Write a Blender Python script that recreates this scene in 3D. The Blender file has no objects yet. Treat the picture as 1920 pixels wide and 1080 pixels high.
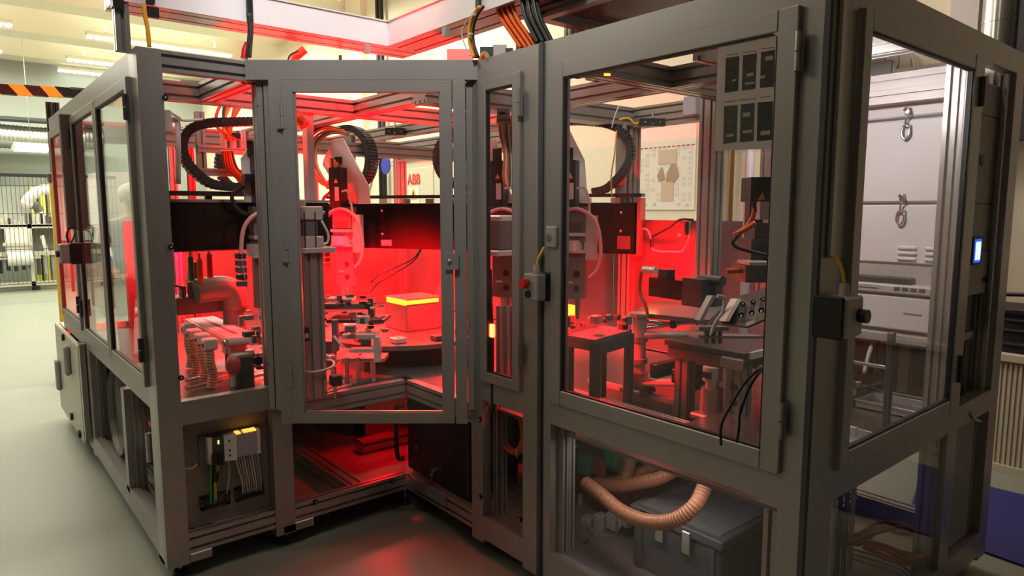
import bpy, math, random
from math import sin, cos, pi, radians
from mathutils import Vector, Matrix
random.seed(7)
S = bpy.context.scene
COL = S.collection
# ------------------------------------------------------------------ camera
F_PX = 1281.45
YAW, PITCH = 0.8778, 0.1151
CAM = Vector((-1.7608, -0.856, 1.4867))
FW = Vector((cos(YAW)*cos(PITCH), sin(YAW)*cos(PITCH), -sin(PITCH)))
RT = Vector((sin(YAW), -cos(YAW), 0))
UP = RT.cross(FW)
cd = bpy.data.cameras.new('camera'); cam = bpy.data.objects.new('camera', cd); COL.objects.link(cam)
cam.matrix_world = Matrix(((RT.x, UP.x, -FW.x, CAM.x), (RT.y, UP.y, -FW.y, CAM.y), (RT.z, UP.z, -FW.z, CAM.z), (0, 0, 0, 1)))
cd.sensor_width = 36; cd.lens = F_PX/1920*36; cd.clip_start = .02; cd.clip_end = 100
S.camera = cam
# ------------------------------------------------------------------ world, exposure
S.view_settings.view_transform = 'Standard'; S.view_settings.look = 'None'
S.view_settings.gamma = 1; S.view_settings.use_curve_mapping = False
S.view_settings.exposure = 0.08
S.cycles.max_bounces = 8; S.cycles.transparent_max_bounces = 32; S.cycles.diffuse_bounces = 4
S.cycles.glossy_bounces = 5; S.cycles.sample_clamp_indirect = 4; S.cycles.caustics_reflective = False
W = bpy.data.worlds.new('room_air'); S.world = W; W.use_nodes = True
W.node_tree.nodes['Background'].inputs[0].default_value = (.75, .8, .7, 1)
W.node_tree.nodes['Background'].inputs[1].default_value = 0.15

def lamp(kind, name, loc, power, col, size=.1, size_y=None, rot=(0, 0, 0)):
    l = bpy.data.lights.new(name, kind); l.energy = power; l.color = col
    if kind == 'AREA':
        l.size = size
        if size_y: l.shape = 'RECTANGLE'; l.size_y = size_y
    else: l.shadow_soft_size = size
    if kind == 'SPOT': l.spot_size = radians(120); l.spot_blend = .6
    o = bpy.data.objects.new(name, l); o.location = loc; o.rotation_euler = rot; COL.objects.link(o); return o

WARM = (1.0, .94, .77)
STRIPS_Y = (3.65, 6.1, 8.55, 11.0, 13.45, 15.9)
for y in STRIPS_Y:                                         # the light the ceiling luminaires give; uplights added to brighten the ceiling
    far = y > 5
    lamp('AREA', 'ceiling_or_fill_light', (1.6, y, 4.42), 90 if far else 38, WARM, 2.4, .12)
    lamp('AREA', 'ceiling_or_fill_light', (-2.2, y, 4.42), 125 if y > 10 else 70 if y > 7 else 6, WARM, 3.0, .12)
    for x in (1.6, -2.2): lamp('AREA', 'ceiling_fill_uplight', (x, y, 4.62), 16 if far else 5, WARM, 2.4, .12, (pi, 0, 0))
lamp('AREA', 'ceiling_or_fill_light', (2.2, .9, 4.42), 10, (1, .92, .8), 2.0, .12)
lamp('AREA', 'ceiling_or_fill_light', (-1.7, .5, 3.75), 2.5, (1, .95, .9), 2.0, .12)  # unseen lamp hung low, added to brighten the hood
RED = (1.0, .0002, .004)
HOT = (1.0, .07, .015)
def spot(p, tgt, e, ang, s=.04, col=RED):
    o = lamp('SPOT', 'process_or_fill_spot', p, e, col, s); o.data.spot_size = radians(ang); o.data.spot_blend = .5  # red inside the cell; the white ones are added fill
    o.rotation_euler = (Vector(tgt)-Vector(p)).to_track_quat('-Z', 'Y').to_euler()
for x, y, z, e, a in ((-.30, 2.98, 1.22, 190, 150), (.30, 3.05, 1.20, 190, 150), (.62, 2.45, 1.14, 150, 145), (.25, 3.6, 1.0, 120, 150), (-.50, 3.4, 1.2, 130, 95),
                      (1.05, 3.0, 1.15, 150, 150), (1.0, 3.9, 1.2, 120, 150)):
    spot((x, y, z), (x, y, 0), e, a)
for x, y, z, e in ((-.30, 3.05, 1.60, 60), (.12, 2.60, 1.70, 130), (.5, 2.6, 1.62, 70), (-.5, 2.45, 1.75, 45)):
    spot((x, y, z), (x, y, 3), e, 125)
spot((-.2, 2.95, 1.10), (.2, 4.8, 1.05), 600, 115); spot((.42, 2.95, .95), (1.6, 3.7, .98), 1000, 110)
spot((1.30, 1.42, 1.12), (1.60, 1.90, 1.08), 130, 120)
spot((.45, 1.95, 1.25), (.80, 1.65, .98), 18, 60)
o = lamp('AREA', 'cabinet_fill_light', (.50, .32, 1.97), 5.5, (1, .93, .93), .25, .05); o.rotation_euler = (Vector((1.2, .24, 1.35))-o.location).to_track_quat('-Z', 'Y').to_euler()  # unseen light under the roof, added to brighten the cabinet
lamp('AREA', 'ceiling_or_fill_light', (-4.4, 4.6, 4.42), 55, WARM, 2.0, .12)  # unseen lamp added to light the left face and floor
spot((.2, 2.75, .52), (.0, 2.4, .04), 9, 110); spot((.45, 2.4, .52), (.45, 2.6, .04), 4, 110)
spot((-.22, 2.02, 1.15), (-.55, 1.35, -.07), 11, 60)
spot((-1.9, -.4, 4.3), (-.1, 1.7, 2.55), 260, 47, .25, (1, .95, .88))  # unseen white spot added to brighten the upper frames
spot((-1.0, .3, 4.4), (-.35, 2.2, 2.36), 210, 26, .15, (1, .93, .95))  # unseen white spot added to brighten the hood sheet
lamp('AREA', 'ceiling_or_fill_light', (.7, .75, 4.42), 25, (1, .93, .88), 1.6, .12)  # added overhead fill for the cabinet, no fitting built for it

lamp('AREA', 'compartment_fill_light', (.12, .60, .60), 1.0, (1, .93, .85), .05, .7)  # unseen light added to brighten the lower compartment
# ------------------------------------------------------------------ pixel measurements -> points
def ray(px, py): return FW + RT*((px-960)/F_PX) + UP*((540-py)/F_PX)
def at(px, py, ax, v):
    d = ray(px, py); i = 'xyz'.index(ax); return CAM + d*((v-CAM[i])/d[i])
def dp(px, py, d): return CAM + ray(px, py)*d

# ------------------------------------------------------------------ materials
MATS = {}
def mat(name, col, rough=.5, metal=0., emit=None, es=0., noise=0., scale=20., bump=0., stretch=None, coat=0., spec=.5):
    if name in MATS: return MATS[name]
    m = bpy.data.materials.new(name); m.use_nodes = True; nt = m.node_tree; b = nt.nodes['Principled BSDF']
    b.inputs['Base Color'].default_value = (*col, 1); b.inputs['Roughness'].default_value = rough
    b.inputs['Metallic'].default_value = metal; b.inputs['Specular IOR Level'].default_value = spec
    b.inputs['Coat Weight'].default_value = coat
    if emit: b.inputs['Emission Color'].default_value = (*emit, 1); b.inputs['Emission Strength'].default_value = es
    if noise or bump:
        tc = nt.nodes.new('ShaderNodeTexCoord'); mp = nt.nodes.new('ShaderNodeMapping'); n = nt.nodes.new('ShaderNodeTexNoise')
        if stretch: mp.inputs['Scale'].default_value = stretch
        n.inputs['Scale'].default_value = scale; n.inputs['Detail'].default_value = 4
        nt.links.new(tc.outputs['Object'], mp.inputs[0]); nt.links.new(mp.outputs[0], n.inputs[0])
        if noise:
            r = nt.nodes.new('ShaderNodeMapRange'); r.inputs[3].default_value = 1-noise; r.inputs[4].default_value = 1+noise
            mx = nt.nodes.new('ShaderNodeMix'); mx.data_type = 'RGBA'; mx.blend_type = 'MULTIPLY'; mx.inputs[0].default_value = 1
            mx.inputs[6].default_value = (*col, 1); nt.links.new(n.outputs[0], r.inputs[0]); nt.links.new(r.outputs[0], mx.inputs[7])
            nt.links.new(mx.outputs[2], b.inputs['Base Color'])
        if bump:
            bp = nt.nodes.new('ShaderNodeBump'); bp.inputs['Strength'].default_value = bump; bp.inputs['Distance'].default_value = .002
            nt.links.new(n.outputs[0], bp.inputs['Height']); nt.links.new(bp.outputs[0], b.inputs['Normal'])
    MATS[name] = m; return m
def glass_mat(name, tint, refl=1.0, rough=0.0):
    m = bpy.data.materials.new(name); m.use_nodes = True; nt = m.node_tree; nt.nodes.clear()
    N = nt.nodes.new; L = nt.links.new
    out = N('ShaderNodeOutputMaterial'); mix = N('ShaderNodeMixShader'); tr = N('ShaderNodeBsdfTransparent'); gl = N('ShaderNodeBsdfGlossy')
    tr.inputs[0].default_value = (*tint, 1); gl.inputs['Roughness'].default_value = rough
    g = N('ShaderNodeNewGeometry'); dot = N('ShaderNodeVectorMath'); dot.operation = 'DOT_PRODUCT'
    L(g.outputs['Incoming'], dot.inputs[0]); L(g.outputs['Normal'], dot.inputs[1])
    def mth(op, a, b=None):
        n = N('ShaderNodeMath'); n.operation = op
        if isinstance(a, (int, float)): n.inputs[0].default_value = a
        else: L(a, n.inputs[0])
        if b is not None:
            if isinstance(b, (int, float)): n.inputs[1].default_value = b
            else: L(b, n.inputs[1])
        return n.outputs[0]
    c = mth('ABSOLUTE', dot.outputs['Value']); q = mth('SUBTRACT', 1.0, c); q5 = mth('POWER', q, 5.0)
    f = mth('MULTIPLY', mth('ADD', mth('MULTIPLY', q5, .96), .04), refl)
    L(f, mix.inputs[0]); L(tr.outputs[0], mix.inputs[1]); L(gl.outputs[0], mix.inputs[2]); L(mix.outputs[0], out.inputs[0])
    MATS[name] = m; return m
ALU = mat('anodised_aluminium', (.37, .36, .35), .38, .55, noise=.05, scale=3)
ALUD = mat('extruded_aluminium', (.42, .40, .385), .33, .6, noise=.04, scale=4)
ALUB = mat('machined_aluminium', (.72, .70, .69), .3, .5)
STEEL = mat('steel', (.6, .6, .6), .2, .95)
BLACK = mat('black_plastic', (.012, .012, .013), .4)
BLKM = mat('black_cover', (.006, .005, .005), .16, spec=.3)
RUB = mat('black_rubber', (.02, .019, .019), .6)
DGREY = mat('dark_grey_plastic', (.06, .062, .068), .5, noise=.1)
GREY = mat('grey_plastic', (.36, .36, .35), .45)
LGREY = mat('light_grey_paint', (.50, .47, .46), .4)
WHITE = mat('white_plastic', (.78, .76, .74), .35)
WPAINT = mat('white_coated_sheet', (.74, .71, .71), .4)
HOODM = mat('white_hood_sheet', (.88, .86, .88), .5)
CREAM = mat('cream_paint', (.70, .66, .52), .6)
PAPER = mat('paper', (.80, .77, .70), .8)
ORANGE = mat('orange_cable', (.80, .13, .01), .45)
YELLOW = mat('yellow_cable', (.75, .45, .03), .45)
GREEN = mat('green_plastic', (.02, .20, .09), .45)
GCAB = mat('green_cable', (.08, .42, .08), .45)
WCAB = mat('white_cable', (.62, .60, .58), .5)
REDP = mat('red_plastic', (.62, .02, .02), .35)
HOSE = mat('brown_spiral_hose', (.50, .21, .115), .35, coat=.3)
BEIGE = mat('beige_bellows', (.62, .42, .26), .6)
PLATE = mat('grey_back_plate', (.30, .28, .26), .5, noise=.05, scale=3)
DECKM = mat('deck_plate', (.20, .19, .185), .28, .5, noise=.08, scale=2)
DARKDECK = mat('dark_tray', (.05, .045, .045), .35)
REDSHEET = mat('grey_inner_sheet', (.15, .14, .145), .35)
GLASS = glass_mat('clear_polycarbonate', (.97, .965, .955))
SMOKE = glass_mat('plastic_pocket', (.95, .94, .93), 2.0, .08)

# ------------------------------------------------------------------ mesh builder
class MB:
    def __init__(s): s.v = []; s.f = []; s.sm = []
    def add(s, vs, fs, smooth=False):
        n = len(s.v); s.v += [Vector(v) for v in vs]; s.f += [tuple(i+n for i in f) for f in fs]; s.sm += [smooth]*len(fs); return s
    def box(s, lo, hi, bev=0.):
        lo = Vector(lo); hi = Vector(hi)
        lo, hi = Vector([min(a, b) for a, b in zip(lo, hi)]), Vector([max(a, b) for a, b in zip(lo, hi)])
        d = hi-lo; b = min(bev, min(d)*.45)
        if b <= 0:
            x0, y0, z0 = lo; x1, y1, z1 = hi
            return s.add([(x0, y0, z0), (x1, y0, z0), (x1, y1, z0), (x0, y1, z0), (x0, y0, z1), (x1, y0, z1), (x1, y1, z1), (x0, y1, z1)],
                         [(0, 3, 2, 1), (4, 5, 6, 7), (0, 1, 5, 4), (1, 2, 6, 5), (2, 3, 7, 6), (3, 0, 4, 7)])
        c = (lo+hi)/2; h = d/2; vs = []; idx = {}
        for sx in (-1, 1):
            for sy in (-1, 1):
                for sz in (-1, 1):
                    sg = (sx, sy, sz)
                    for a in range(3):
                        v = [c[i]+sg[i]*(h[i]-(0 if i == a else b)) for i in range(3)]
                        idx[(sx, sy, sz, a)] = len(vs); vs.append(v)
        fs = []
        for a in range(3):
            o1, o2 = (a+1) % 3, (a+2) % 3
            for sg in (-1, 1):
                q = []
                for p1, p2 in ((-1, -1), (1, -1), (1, 1), (-1, 1)):
                    k = [0, 0, 0]; k[a] = sg; k[o1] = p1; k[o2] = p2; q.append(idx[(*k, a)])
                fs.append(tuple(q if sg > 0 else q[::-1]))
            for p1 in (-1, 1):
                for p2 in (-1, 1):
                    k0 = [0, 0, 0]; k0[a] = -1; k0[o1] = p1; k0[o2] = p2; k1 = list(k0); k1[a] = 1
                    q = [idx[(*k0, o1)], idx[(*k1, o1)], idx[(*k1, o2)], idx[(*k0, o2)]]
                    fs.append(tuple(q if p1*p2 < 0 else q[::-1]))
        for sx in (-1, 1):
            for sy in (-1, 1):
                for sz in (-1, 1):
                    q = [idx[(sx, sy, sz, 0)], idx[(sx, sy, sz, 1)], idx[(sx, sy, sz, 2)]]
                    fs.append(tuple(q if sx*sy*sz > 0 else q[::-1]))
        return s.add(vs, fs)
    def obox(s, c, ax, ay, az, bev=0):                      # oriented box: centre and three half-axis vectors
        c = Vector(c); t = MB().box((-1, -1, -1), (1, 1, 1))
        return s.add([c+Vector(ax)*v.x+Vector(ay)*v.y+Vector(az)*v.z for v in t.v], t.f)
    def prism(s, pts, axis, a, b):                          # polygon in the two other axes, from a to b on axis
        i = 'xyz'.index(axis); o1, o2 = (i+1) % 3, (i+2) % 3; n = len(pts); vs = []
        if sum(pts[k][0]*pts[(k+1) % n][1]-pts[(k+1) % n][0]*pts[k][1] for k in range(n)) < 0: pts = pts[::-1]
        a, b = min(a, b), max(a, b)
        for w in (a, b):
            for u, v in pts:
                q = [0, 0, 0]; q[i] = w; q[o1] = u; q[o2] = v; vs.append(q)
        return s.add(vs, [tuple(range(n))[::-1], tuple(range(n, 2*n))]+[(k, (k+1) % n, n+(k+1) % n, n+k) for k in range(n)])
    def cyl(s, p0, p1, r, n=16, r1=None, cap=True):
        p0, p1 = Vector(p0), Vector(p1); d = (p1-p0).normalized(); r1 = r if r1 is None else r1
        u = d.orthogonal().normalized(); w = d.cross(u)
        vs = [p0+(u*cos(2*pi*k/n)+w*sin(2*pi*k/n))*r for k in range(n)]+[p1+(u*cos(2*pi*k/n)+w*sin(2*pi*k/n))*r1 for k in range(n)]
        s.add(vs, [(k, (k+1) % n, n+(k+1) % n, n+k) for k in range(n)], True)
        if cap:
            s.add(vs, [tuple(range(n))[::-1], tuple(range(n, 2*n))], False)
        return s
    def tube(s, pts, r, n=8, sub=6, rad=None):              # smooth pipe through points
        pts = [Vector(p) for p in pts]; P = spline(pts, sub) if sub > 1 else pts
        d = (P[1]-P[0]).normalized(); u = d.orthogonal().normalized(); vs = []; m = len(P)
        for i, p in enumerate(P):
            t = (P[min(i+1, m-1)]-P[max(i-1, 0)]).normalized(); u = (u-t*u.dot(t))
            u = u.normalized() if u.length > 1e-6 else t.orthogonal().normalized()
            w = t.cross(u); rr = rad(i/(m-1)) if rad else r
            vs += [p+(u*cos(2*pi*k/n)+w*sin(2*pi*k/n))*rr for k in range(n)]
        fs = [(i*n+k, i*n+(k+1) % n, (i+1)*n+(k+1) % n, (i+1)*n+k) for i in range(m-1) for k in range(n)]
        s.add(vs, fs, True); b = len(s.v)-m*n
        s.f += [tuple(b+k for k in range(n))[::-1], tuple(b+(m-1)*n+k for k in range(n))]; s.sm += [False, False]; return s
    def hose(s, pts, r, pitch=.008, n=12, amp=.14):         # ribbed hose
        P = spline([Vector(p) for p in pts], 24); L = [0]
        for i in range(1, len(P)): L.append(L[-1]+(P[i]-P[i-1]).length)
        k = max(16, int(L[-1]/pitch*4)); Q = []; j = 0
        for i in range(k+1):
            t = L[-1]*i/k
            while j < len(L)-2 and L[j+1] < t: j += 1
            Q.append(P[j].lerp(P[j+1], (t-L[j])/max(1e-9, L[j+1]-L[j])))
        return s.tube(Q, r, n, 1, rad=lambda t: r*(1+amp*sin(pi/2*round(t*k))))
    def sphere(s, c, r, n=12, m=8, sc=(1, 1, 1)):
        c = Vector(c); vs = [c+Vector((0, 0, r*sc[2]))]
        for j in range(1, m):
            for i in range(n):
                vs.append(c+Vector((r*sc[0]*sin(pi*j/m)*cos(2*pi*i/n), r*sc[1]*sin(pi*j/m)*sin(2*pi*i/n), r*sc[2]*cos(pi*j/m))))
        vs.append(c-Vector((0, 0, r*sc[2]))); fs = [(0, 1+i, 1+(i+1) % n) for i in range(n)]
        for j in range(m-2):
            for i in range(n): a = 1+j*n+i; b = 1+j*n+(i+1) % n; fs.append((a, a+n, b+n, b))
        e = len(vs)-1; fs += [(e, e-n+(i+1) % n, e-n+i) for i in range(n)]
        return s.add(vs, fs, True)
    def beam(s, lo, hi, slots='', pitch=.045):              # extruded profile with T slots on the named faces
        lo, hi = Vector(lo), Vector(hi); d = hi-lo; i = max(range(3), key=lambda k: abs(d[k])); o1, o2 = (i+1) % 3, (i+2) % 3
        N = 'xyz'; pts = []; sw, sd = .006, .014
        a0, a1, b0, b1 = lo[o1], hi[o1], lo[o2], hi[o2]
        def cs(l0, l1): n = max(1, round((l1-l0)/pitch)); return [l0+(l1-l0)*(k+.5)/n for k in range(n)]
        def side(nm, seq, fn):
            if nm in slots:
                for c in seq: pts.extend(fn(c))
        pts.append((a0, b0)); side(N[o2]+'-', cs(a0, a1), lambda c: [(c-sw, b0), (c-sw, b0+sd), (c+sw, b0+sd), (c+sw, b0)])
        pts.append((a1, b0)); side(N[o1]+'+', cs(b0, b1), lambda c: [(a1, c-sw), (a1-sd, c-sw), (a1-sd, c+sw), (a1, c+sw)])
        pts.append((a1, b1)); side(N[o2]+'+', cs(a0, a1)[::-1], lambda c: [(c+sw, b1), (c+sw, b1-sd), (c-sw, b1-sd), (c-sw, b1)])
        pts.append((a0, b1)); side(N[o1]+'-', cs(b0, b1)[::-1], lambda c: [(a0, c+sw), (a0+sd, c+sw), (a0+sd, c-sw), (a0, c-sw)])
        return s.prism(pts, N[i], lo[i], hi[i])
    def build(s, name, m, parent=None, org=None):
        me = bpy.data.meshes.new(name)
        root = parent
        while root is not None and root.parent is not None: root = root.parent
        if parent is not None: o0 = Vector(root.location)
        elif org is not None: o0 = Vector(org)
        else:
            xs = [v.x for v in s.v]; ys = [v.y for v in s.v]; o0 = Vector(((min(xs)+max(xs))/2, (min(ys)+max(ys))/2, min(v.z for v in s.v)))
        me.from_pydata([v-o0 for v in s.v], [], s.f); me.polygons.foreach_set('use_smooth', s.sm); me.update(); me.materials.append(m)
        o = bpy.data.objects.new(name, me); COL.objects.link(o)
        if parent is not None: o.parent = parent
        else: o.location = o0
        return o
def spline(P, n):
    if len(P) < 3 or n < 2: return list(P)
    Q = [P[0]*2-P[1]]+list(P)+[P[-1]*2-P[-2]]; out = []
    for i in range(1, len(Q)-2):
        a, b, c, d = Q[i-1:i+3]
        for k in range(n):
            t = k/n; out.append(.5*((2*b)+(c-a)*t+(2*a-5*b+4*c-d)*t*t+(3*b-a-3*c+d)*t**3))
    out.append(P[-1]); return out
def tag(o, label, cat, group=None, kind=None):
    o['label'] = label; o['category'] = cat
    if group: o['group'] = group
    if kind: o['kind'] = kind
    return o
def thing(name, loc, label, cat, group=None):
    o = bpy.data.objects.new(name, None); o.empty_display_size = .05; o.location = loc; COL.objects.link(o)
    return tag(o, label, cat, group)
def struct(name, mb, m, parent=None):
    o = mb.build(name, m, parent)
    if parent is None: o['kind'] = 'structure'
    return o
def copy_tree(o, parent=None):
    c = o.copy(); COL.objects.link(c)
    if parent is not None: c.parent = parent
    for ch in list(o.children): copy_tree(ch, c)
    return c
def text(name, body, m, parent, c, xdir, zdir, h, depth=.003, sx=1.0):
    cu = bpy.data.curves.new(name, 'FONT'); cu.body = body; cu.size = 1; cu.extrude = .01; cu.align_x = 'CENTER'; cu.align_y = 'CENTER'
    cu.offset = .018
    t = bpy.data.objects.new(name, cu); COL.objects.link(t); bpy.context.view_layer.update()
    me = bpy.data.meshes.new_from_object(t.evaluated_get(bpy.context.evaluated_depsgraph_get())); bpy.data.objects.remove(t)
    ys = [v.co.y for v in me.vertices]; k = h/(max(ys)-min(ys)); xd, zd = Vector(xdir).normalized(), Vector(zdir).normalized(); nd = xd.cross(zd)
    root = parent
    while root.parent: root = root.parent
    for v in me.vertices: v.co = Vector(c)+xd*v.co.x*k*sx+zd*v.co.y*k+nd*v.co.z*depth*100-Vector(root.location)
    me.materials.clear(); me.materials.append(m); o = bpy.data.objects.new(name, me); COL.objects.link(o); o.parent = parent; return o
# ================================================================== ROOM
XW, YF, XL, YN, ZC, ZF = 3.45, 17.5, -9.0, -7.0, 5.0, -.07
FLOORM = mat('green_grey_epoxy_floor', (.27, .30, .25), .40, noise=.10, scale=.8)
WALLM = mat('cream_wall_paint', (.80, .75, .60), .7, noise=.03, scale=2)
WALLR = mat('white_wall_paint', (.76, .72, .66), .7, noise=.03, scale=2)
WALLG = mat('grey_green_wall_paint', (.36, .42, .38), .7)
CEILM = mat('concrete_ceiling_paint', (.78, .77, .60), .8, noise=.05, scale=1.5)
struct('floor', MB().box((XL, YN, ZF-.1), (XW, YF, ZF)), FLOORM)
ceil = struct('ceiling', MB().box((XL, YN, ZC), (XW, YF, ZC+.1)), CEILM)
for y in (-5.2, -2.75, -.3, 2.15, 4.9, 7.35, 9.8, 12.25, 14.7, 17.1):
    MB().prism([(y-.55, ZC), (y-.32, 4.62), (y+.32, 4.62), (y+.55, ZC)], 'x', XL, XW).build('ceiling_beam', CEILM, ceil)
wb = struct('wall_back', MB().box((XW, YN, ZF-.1), (XW+.1, YF, ZC+.1)), WALLM)
MB().box((XW-.07, 2.52, ZF), (XW, 2.75, ZC)).build('pilaster', WALLR, wb)
MB().box((XW-.12, .70, ZF), (XW, .86, ZC)).build('pilaster', WPAINT, wb)
MB().box((XW-.10, 8.9, ZF), (XW, 9.4, ZC)).build('pilaster', WALLM, wb)
struct('wall_far', MB().box((XL, YF, ZF-.1), (XW, YF+.1, ZC+.1)), WALLG)
WALLD = mat('dim_room_wall', (.10, .10, .095), .7)  # dimness of the unseen room side put into the wall colour
struct('wall_left', MB().box((XL-.1, YN, ZF-.1), (XL, YF, ZC+.1)), WALLD)
struct('wall_near', MB().box((XL, YN-.1, ZF-.1), (XW, YN, ZC+.1)), WALLD)
# ceiling luminaires
LAMPM = mat('luminaire_diffuser', (1, 1, 1), .5, emit=(1, .97, .86), es=6)
LAMPD = mat('dim_luminaire_diffuser', (1, 1, 1), .5, emit=(1, .95, .86), es=3)
DIFF = []
def luminaire(x0, x1, y, where, m=LAMPM, dz=0.):
    t = thing('ceiling_luminaire', ((x0+x1)/2, y, 4.45+dz), 'slim linear ceiling luminaire '+where, 'lamp', 'linear ceiling luminaires')
    MB().box((x0, y-.05, 4.51+dz), (x1, y+.05, 4.58+dz)).build('housing', CREAM, t)
    for q in (x0+.3, x1-.33): MB().box((q, y-.02, 4.60+dz), (q+.03, y+.02, 5.0)).build('hanger', CREAM, t)
    n = int((x1-x0)/.12); s = MB()
    for k in range(n): c = x0+(k+.5)*(x1-x0)/n; s.box((c-.045, y-.07, 4.475+dz), (c+.045, y+.07, 4.50+dz))
    s.build('light_point_row', m, t)['kind'] = 'stuff'
ords = {3.65: 'first row behind the near machine wing', 6.1: 'second row over the machine', 8.55: 'third row over the machine end', 11.0: 'fourth row from the camera',
        13.45: 'behind the yellow cable, longest of the visible rows', 15.9: 'middle one of three visible rows'}
for y in STRIPS_Y:
    luminaire(.42, 2.9, y, ords[y]+', right side', LAMPM)
    luminaire(-3.6, -.62, y, ords[y]+', left side', LAMPM)
luminaire(-5.4, -3.4, 4.6, 'added far left beyond the aisle', LAMPD)
luminaire(.42, 2.9, 17.3, 'in the farthest row near the grey far wall', LAMPM)
luminaire(1.2, 3.2, .9, 'above the near right machine corner', LAMPD)
luminaire(-2.7, -.7, .5, 'added for the hood, hung low over the aisle near the camera', LAMPD, -.67)
# ------------------------------------------------------------------ along the back wall (x = XW)
def pipe(pts, r, m, name, label, cat, group=None, clips=()):
    t = thing(name, pts[0], label, cat, group); MB().tube(pts, r, 10, 1).build('pipe_run', m, t)
    for c in clips: MB().cyl((c[0], c[1]-.001, c[2]), (c[0], c[1], c[2]+.05), r*1.6, 10).build('pipe_clip', STEEL, t)
    return t
for dy in (0, .11):
    pipe([(XW-.08, 8.30+dy, ZF), (XW-.08, 8.30+dy, ZC)], .032, BLACK, 'wall_pipe', ('right' if dy == 0 else 'left')+' one of two black pipes running up the cream wall', 'pipe', 'twin black wall pipes', [(XW-.08, 8.30+dy, 4.05), (XW-.08, 8.3+dy, 2.6)])
q = at(723, 310, 'x', XW-.2)
t = thing('blue_sign', (q.x, q.y, q.z-.11), 'plain round blue sign in front of the black wall pipes', 'sign')
MB().cyl((q.x+.01, q.y, q.z), (q.x-.005, q.y, q.z), .125, 32).build('sign_disc', mat('sign_blue', (.02, .035, .42), .5), t)
MB().box((q.x+.01, q.y-.015, q.z-.01), (XW, q.y+.015, q.z+.01)).build('bracket', STEEL, t)
t = thing('copper_pipe', (XW-.06, 2.45, 1.1), 'brown heating pipe with brass elbow and valve beside the wall pilaster', 'pipe')
MB().tube([(XW-.06, 2.45, 1.16), (XW-.06, 2.45, 2.9)], .02, 10, 1).build('pipe_run', mat('copper_brown', (.38, .17, .07), .4, .4), t)
MB().tube([(XW-.06, 2.45, 1.16), (XW-.06, 2.44, 1.10), (XW-.06, 2.39, 1.07), (XW-.06, 2.28, 1.07)], .022, 10, 6).build('elbow', mat('brass', (.45, .36, .2), .35, .8), t)
MB().cyl((XW-.06, 2.45, 1.15), (XW-.06, 2.45, 1.20), .032, 8).cyl((XW-.06, 2.30, 1.07), (XW-.06, 2.26, 1.07), .034, 8).build('coupling', mat('brass', (0, 0, 0)), t)
# robot controller cabinet with red letters
cb = mat('controller_paint', (.66, .65, .50), .5)
t = thing('controller_cabinet', (3.2, 6.75, ZF), 'cream controller cabinet with large red lettering and a warning sticker', 'cabinet')
MB().box((3.07, 5.95, ZF), (3.42, 7.51, 2.12), .01).build('body', cb, t)
MB().box((3.03, 5.93, 2.12), (3.42, 7.53, 2.24), .012).build('top_cap', cb, t)
MB().box((3.052, 6.50, .1), (3.07, 7.46, 1.86+.16), .004).build('door', cb, t)
MB().box((3.052, 5.98, .1), (3.07, 6.48, 2.02), .004).build('door', cb, t)
text('lettering', 'ABB', mat('letter_red', (.75, .05, .03), .5), t, (3.048, 6.955, 1.868), (0, -1, 0), (0, 0, 1), .135, sx=.92)
MB().box((3.046, 6.83, 1.55), (3.052, 7.09, 1.77)).build('sticker', PAPER, t)
MB().prism([(6.88, 1.62), (7.04, 1.62), (6.96, 1.76)], 'x', 3.040, 3.046).build('warning_triangle', mat('warning_yellow', (.75, .55, .02), .5), t)
MB().prism([(6.945, 1.65), (6.975, 1.65), (6.97, 1.715), (6.95, 1.715)], 'x', 3.037, 3.040).build('warning_mark', BLACK, t)
MB().box((3.03, 6.52, 1.0), (3.05, 6.56, 1.25), .005).build('handle', BLACK, t)
t = thing('camera_arm', (3.3, 7.85, 1.9), 'thin jointed camera arm with black knobs beside the cream cabinet', 'arm')
MB().cyl((3.4, 7.62, 2.2), (3.1, 7.95, 2.22), .012).cyl((3.1, 7.95, 2.22), (3.0, 8.1, 1.72), .014).build('arm_rod', STEEL, t)
MB().sphere((3.1, 7.95, 2.22), .045).sphere((3.25, 7.8, 2.22), .035).build('joint_knob', BLACK, t)
# planning sheet on the wall
t = thing('wall_planner', (XW-.01, 3.16, 1.5), 'large pale planning sheet with grid, red dashed line and brown drawing', 'poster')
MB().box((XW-.012, 2.85, 1.48), (XW-.002, 3.50, 2.26)).build('sheet', PAPER, t)
gm = mat('faint_grey_print', (.55, .54, .50), .8); s = MB()
for k in range(9):
    for j in range(11):
        y = 2.88+k*.07; z = 1.56+j*.046
        if random.random() < .55: s.box((XW-.0135, y, z), (XW-.0125, y+.045, z+.030))
s.build('printed_cell', mat('pale_print', (.70, .67, .60), .8), t)['kind'] = 'stuff'
for k in range(12): MB().box((XW-.014, 2.86+k*.053, 2.053), (XW-.0125, 2.86+k*.053+.035, 2.062)).build('red_dash', REDP, t)
pb = mat('brown_print', (.42, .30, .22), .8); pl = mat('light_brown_print', (.62, .50, .38), .8)
MB().prism([(3.05, 1.90), (3.26, 1.90), (3.26, 2.03), (3.05, 2.03)], 'x', XW-.0150, XW-.0140).prism([(3.08, 1.56), (3.22, 1.56), (3.22, 1.74), (3.08, 1.74)], 'x', XW-.0150, XW-.0140).build('drawing', pl, t)
MB().prism([(3.06, 1.90), (3.02, 1.79), (3.07, 1.73), (3.17, 1.74), (3.155, 1.82), (3.11, 1.90)], 'x', XW-.0165, XW-.0155).prism([(3.22, 1.88), (3.27, 1.80), (3.25, 1.74), (3.18, 1.76), (3.20, 1.84)], 'x', XW-.0165, XW-.0155).build('drawing', pb, t)
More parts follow.
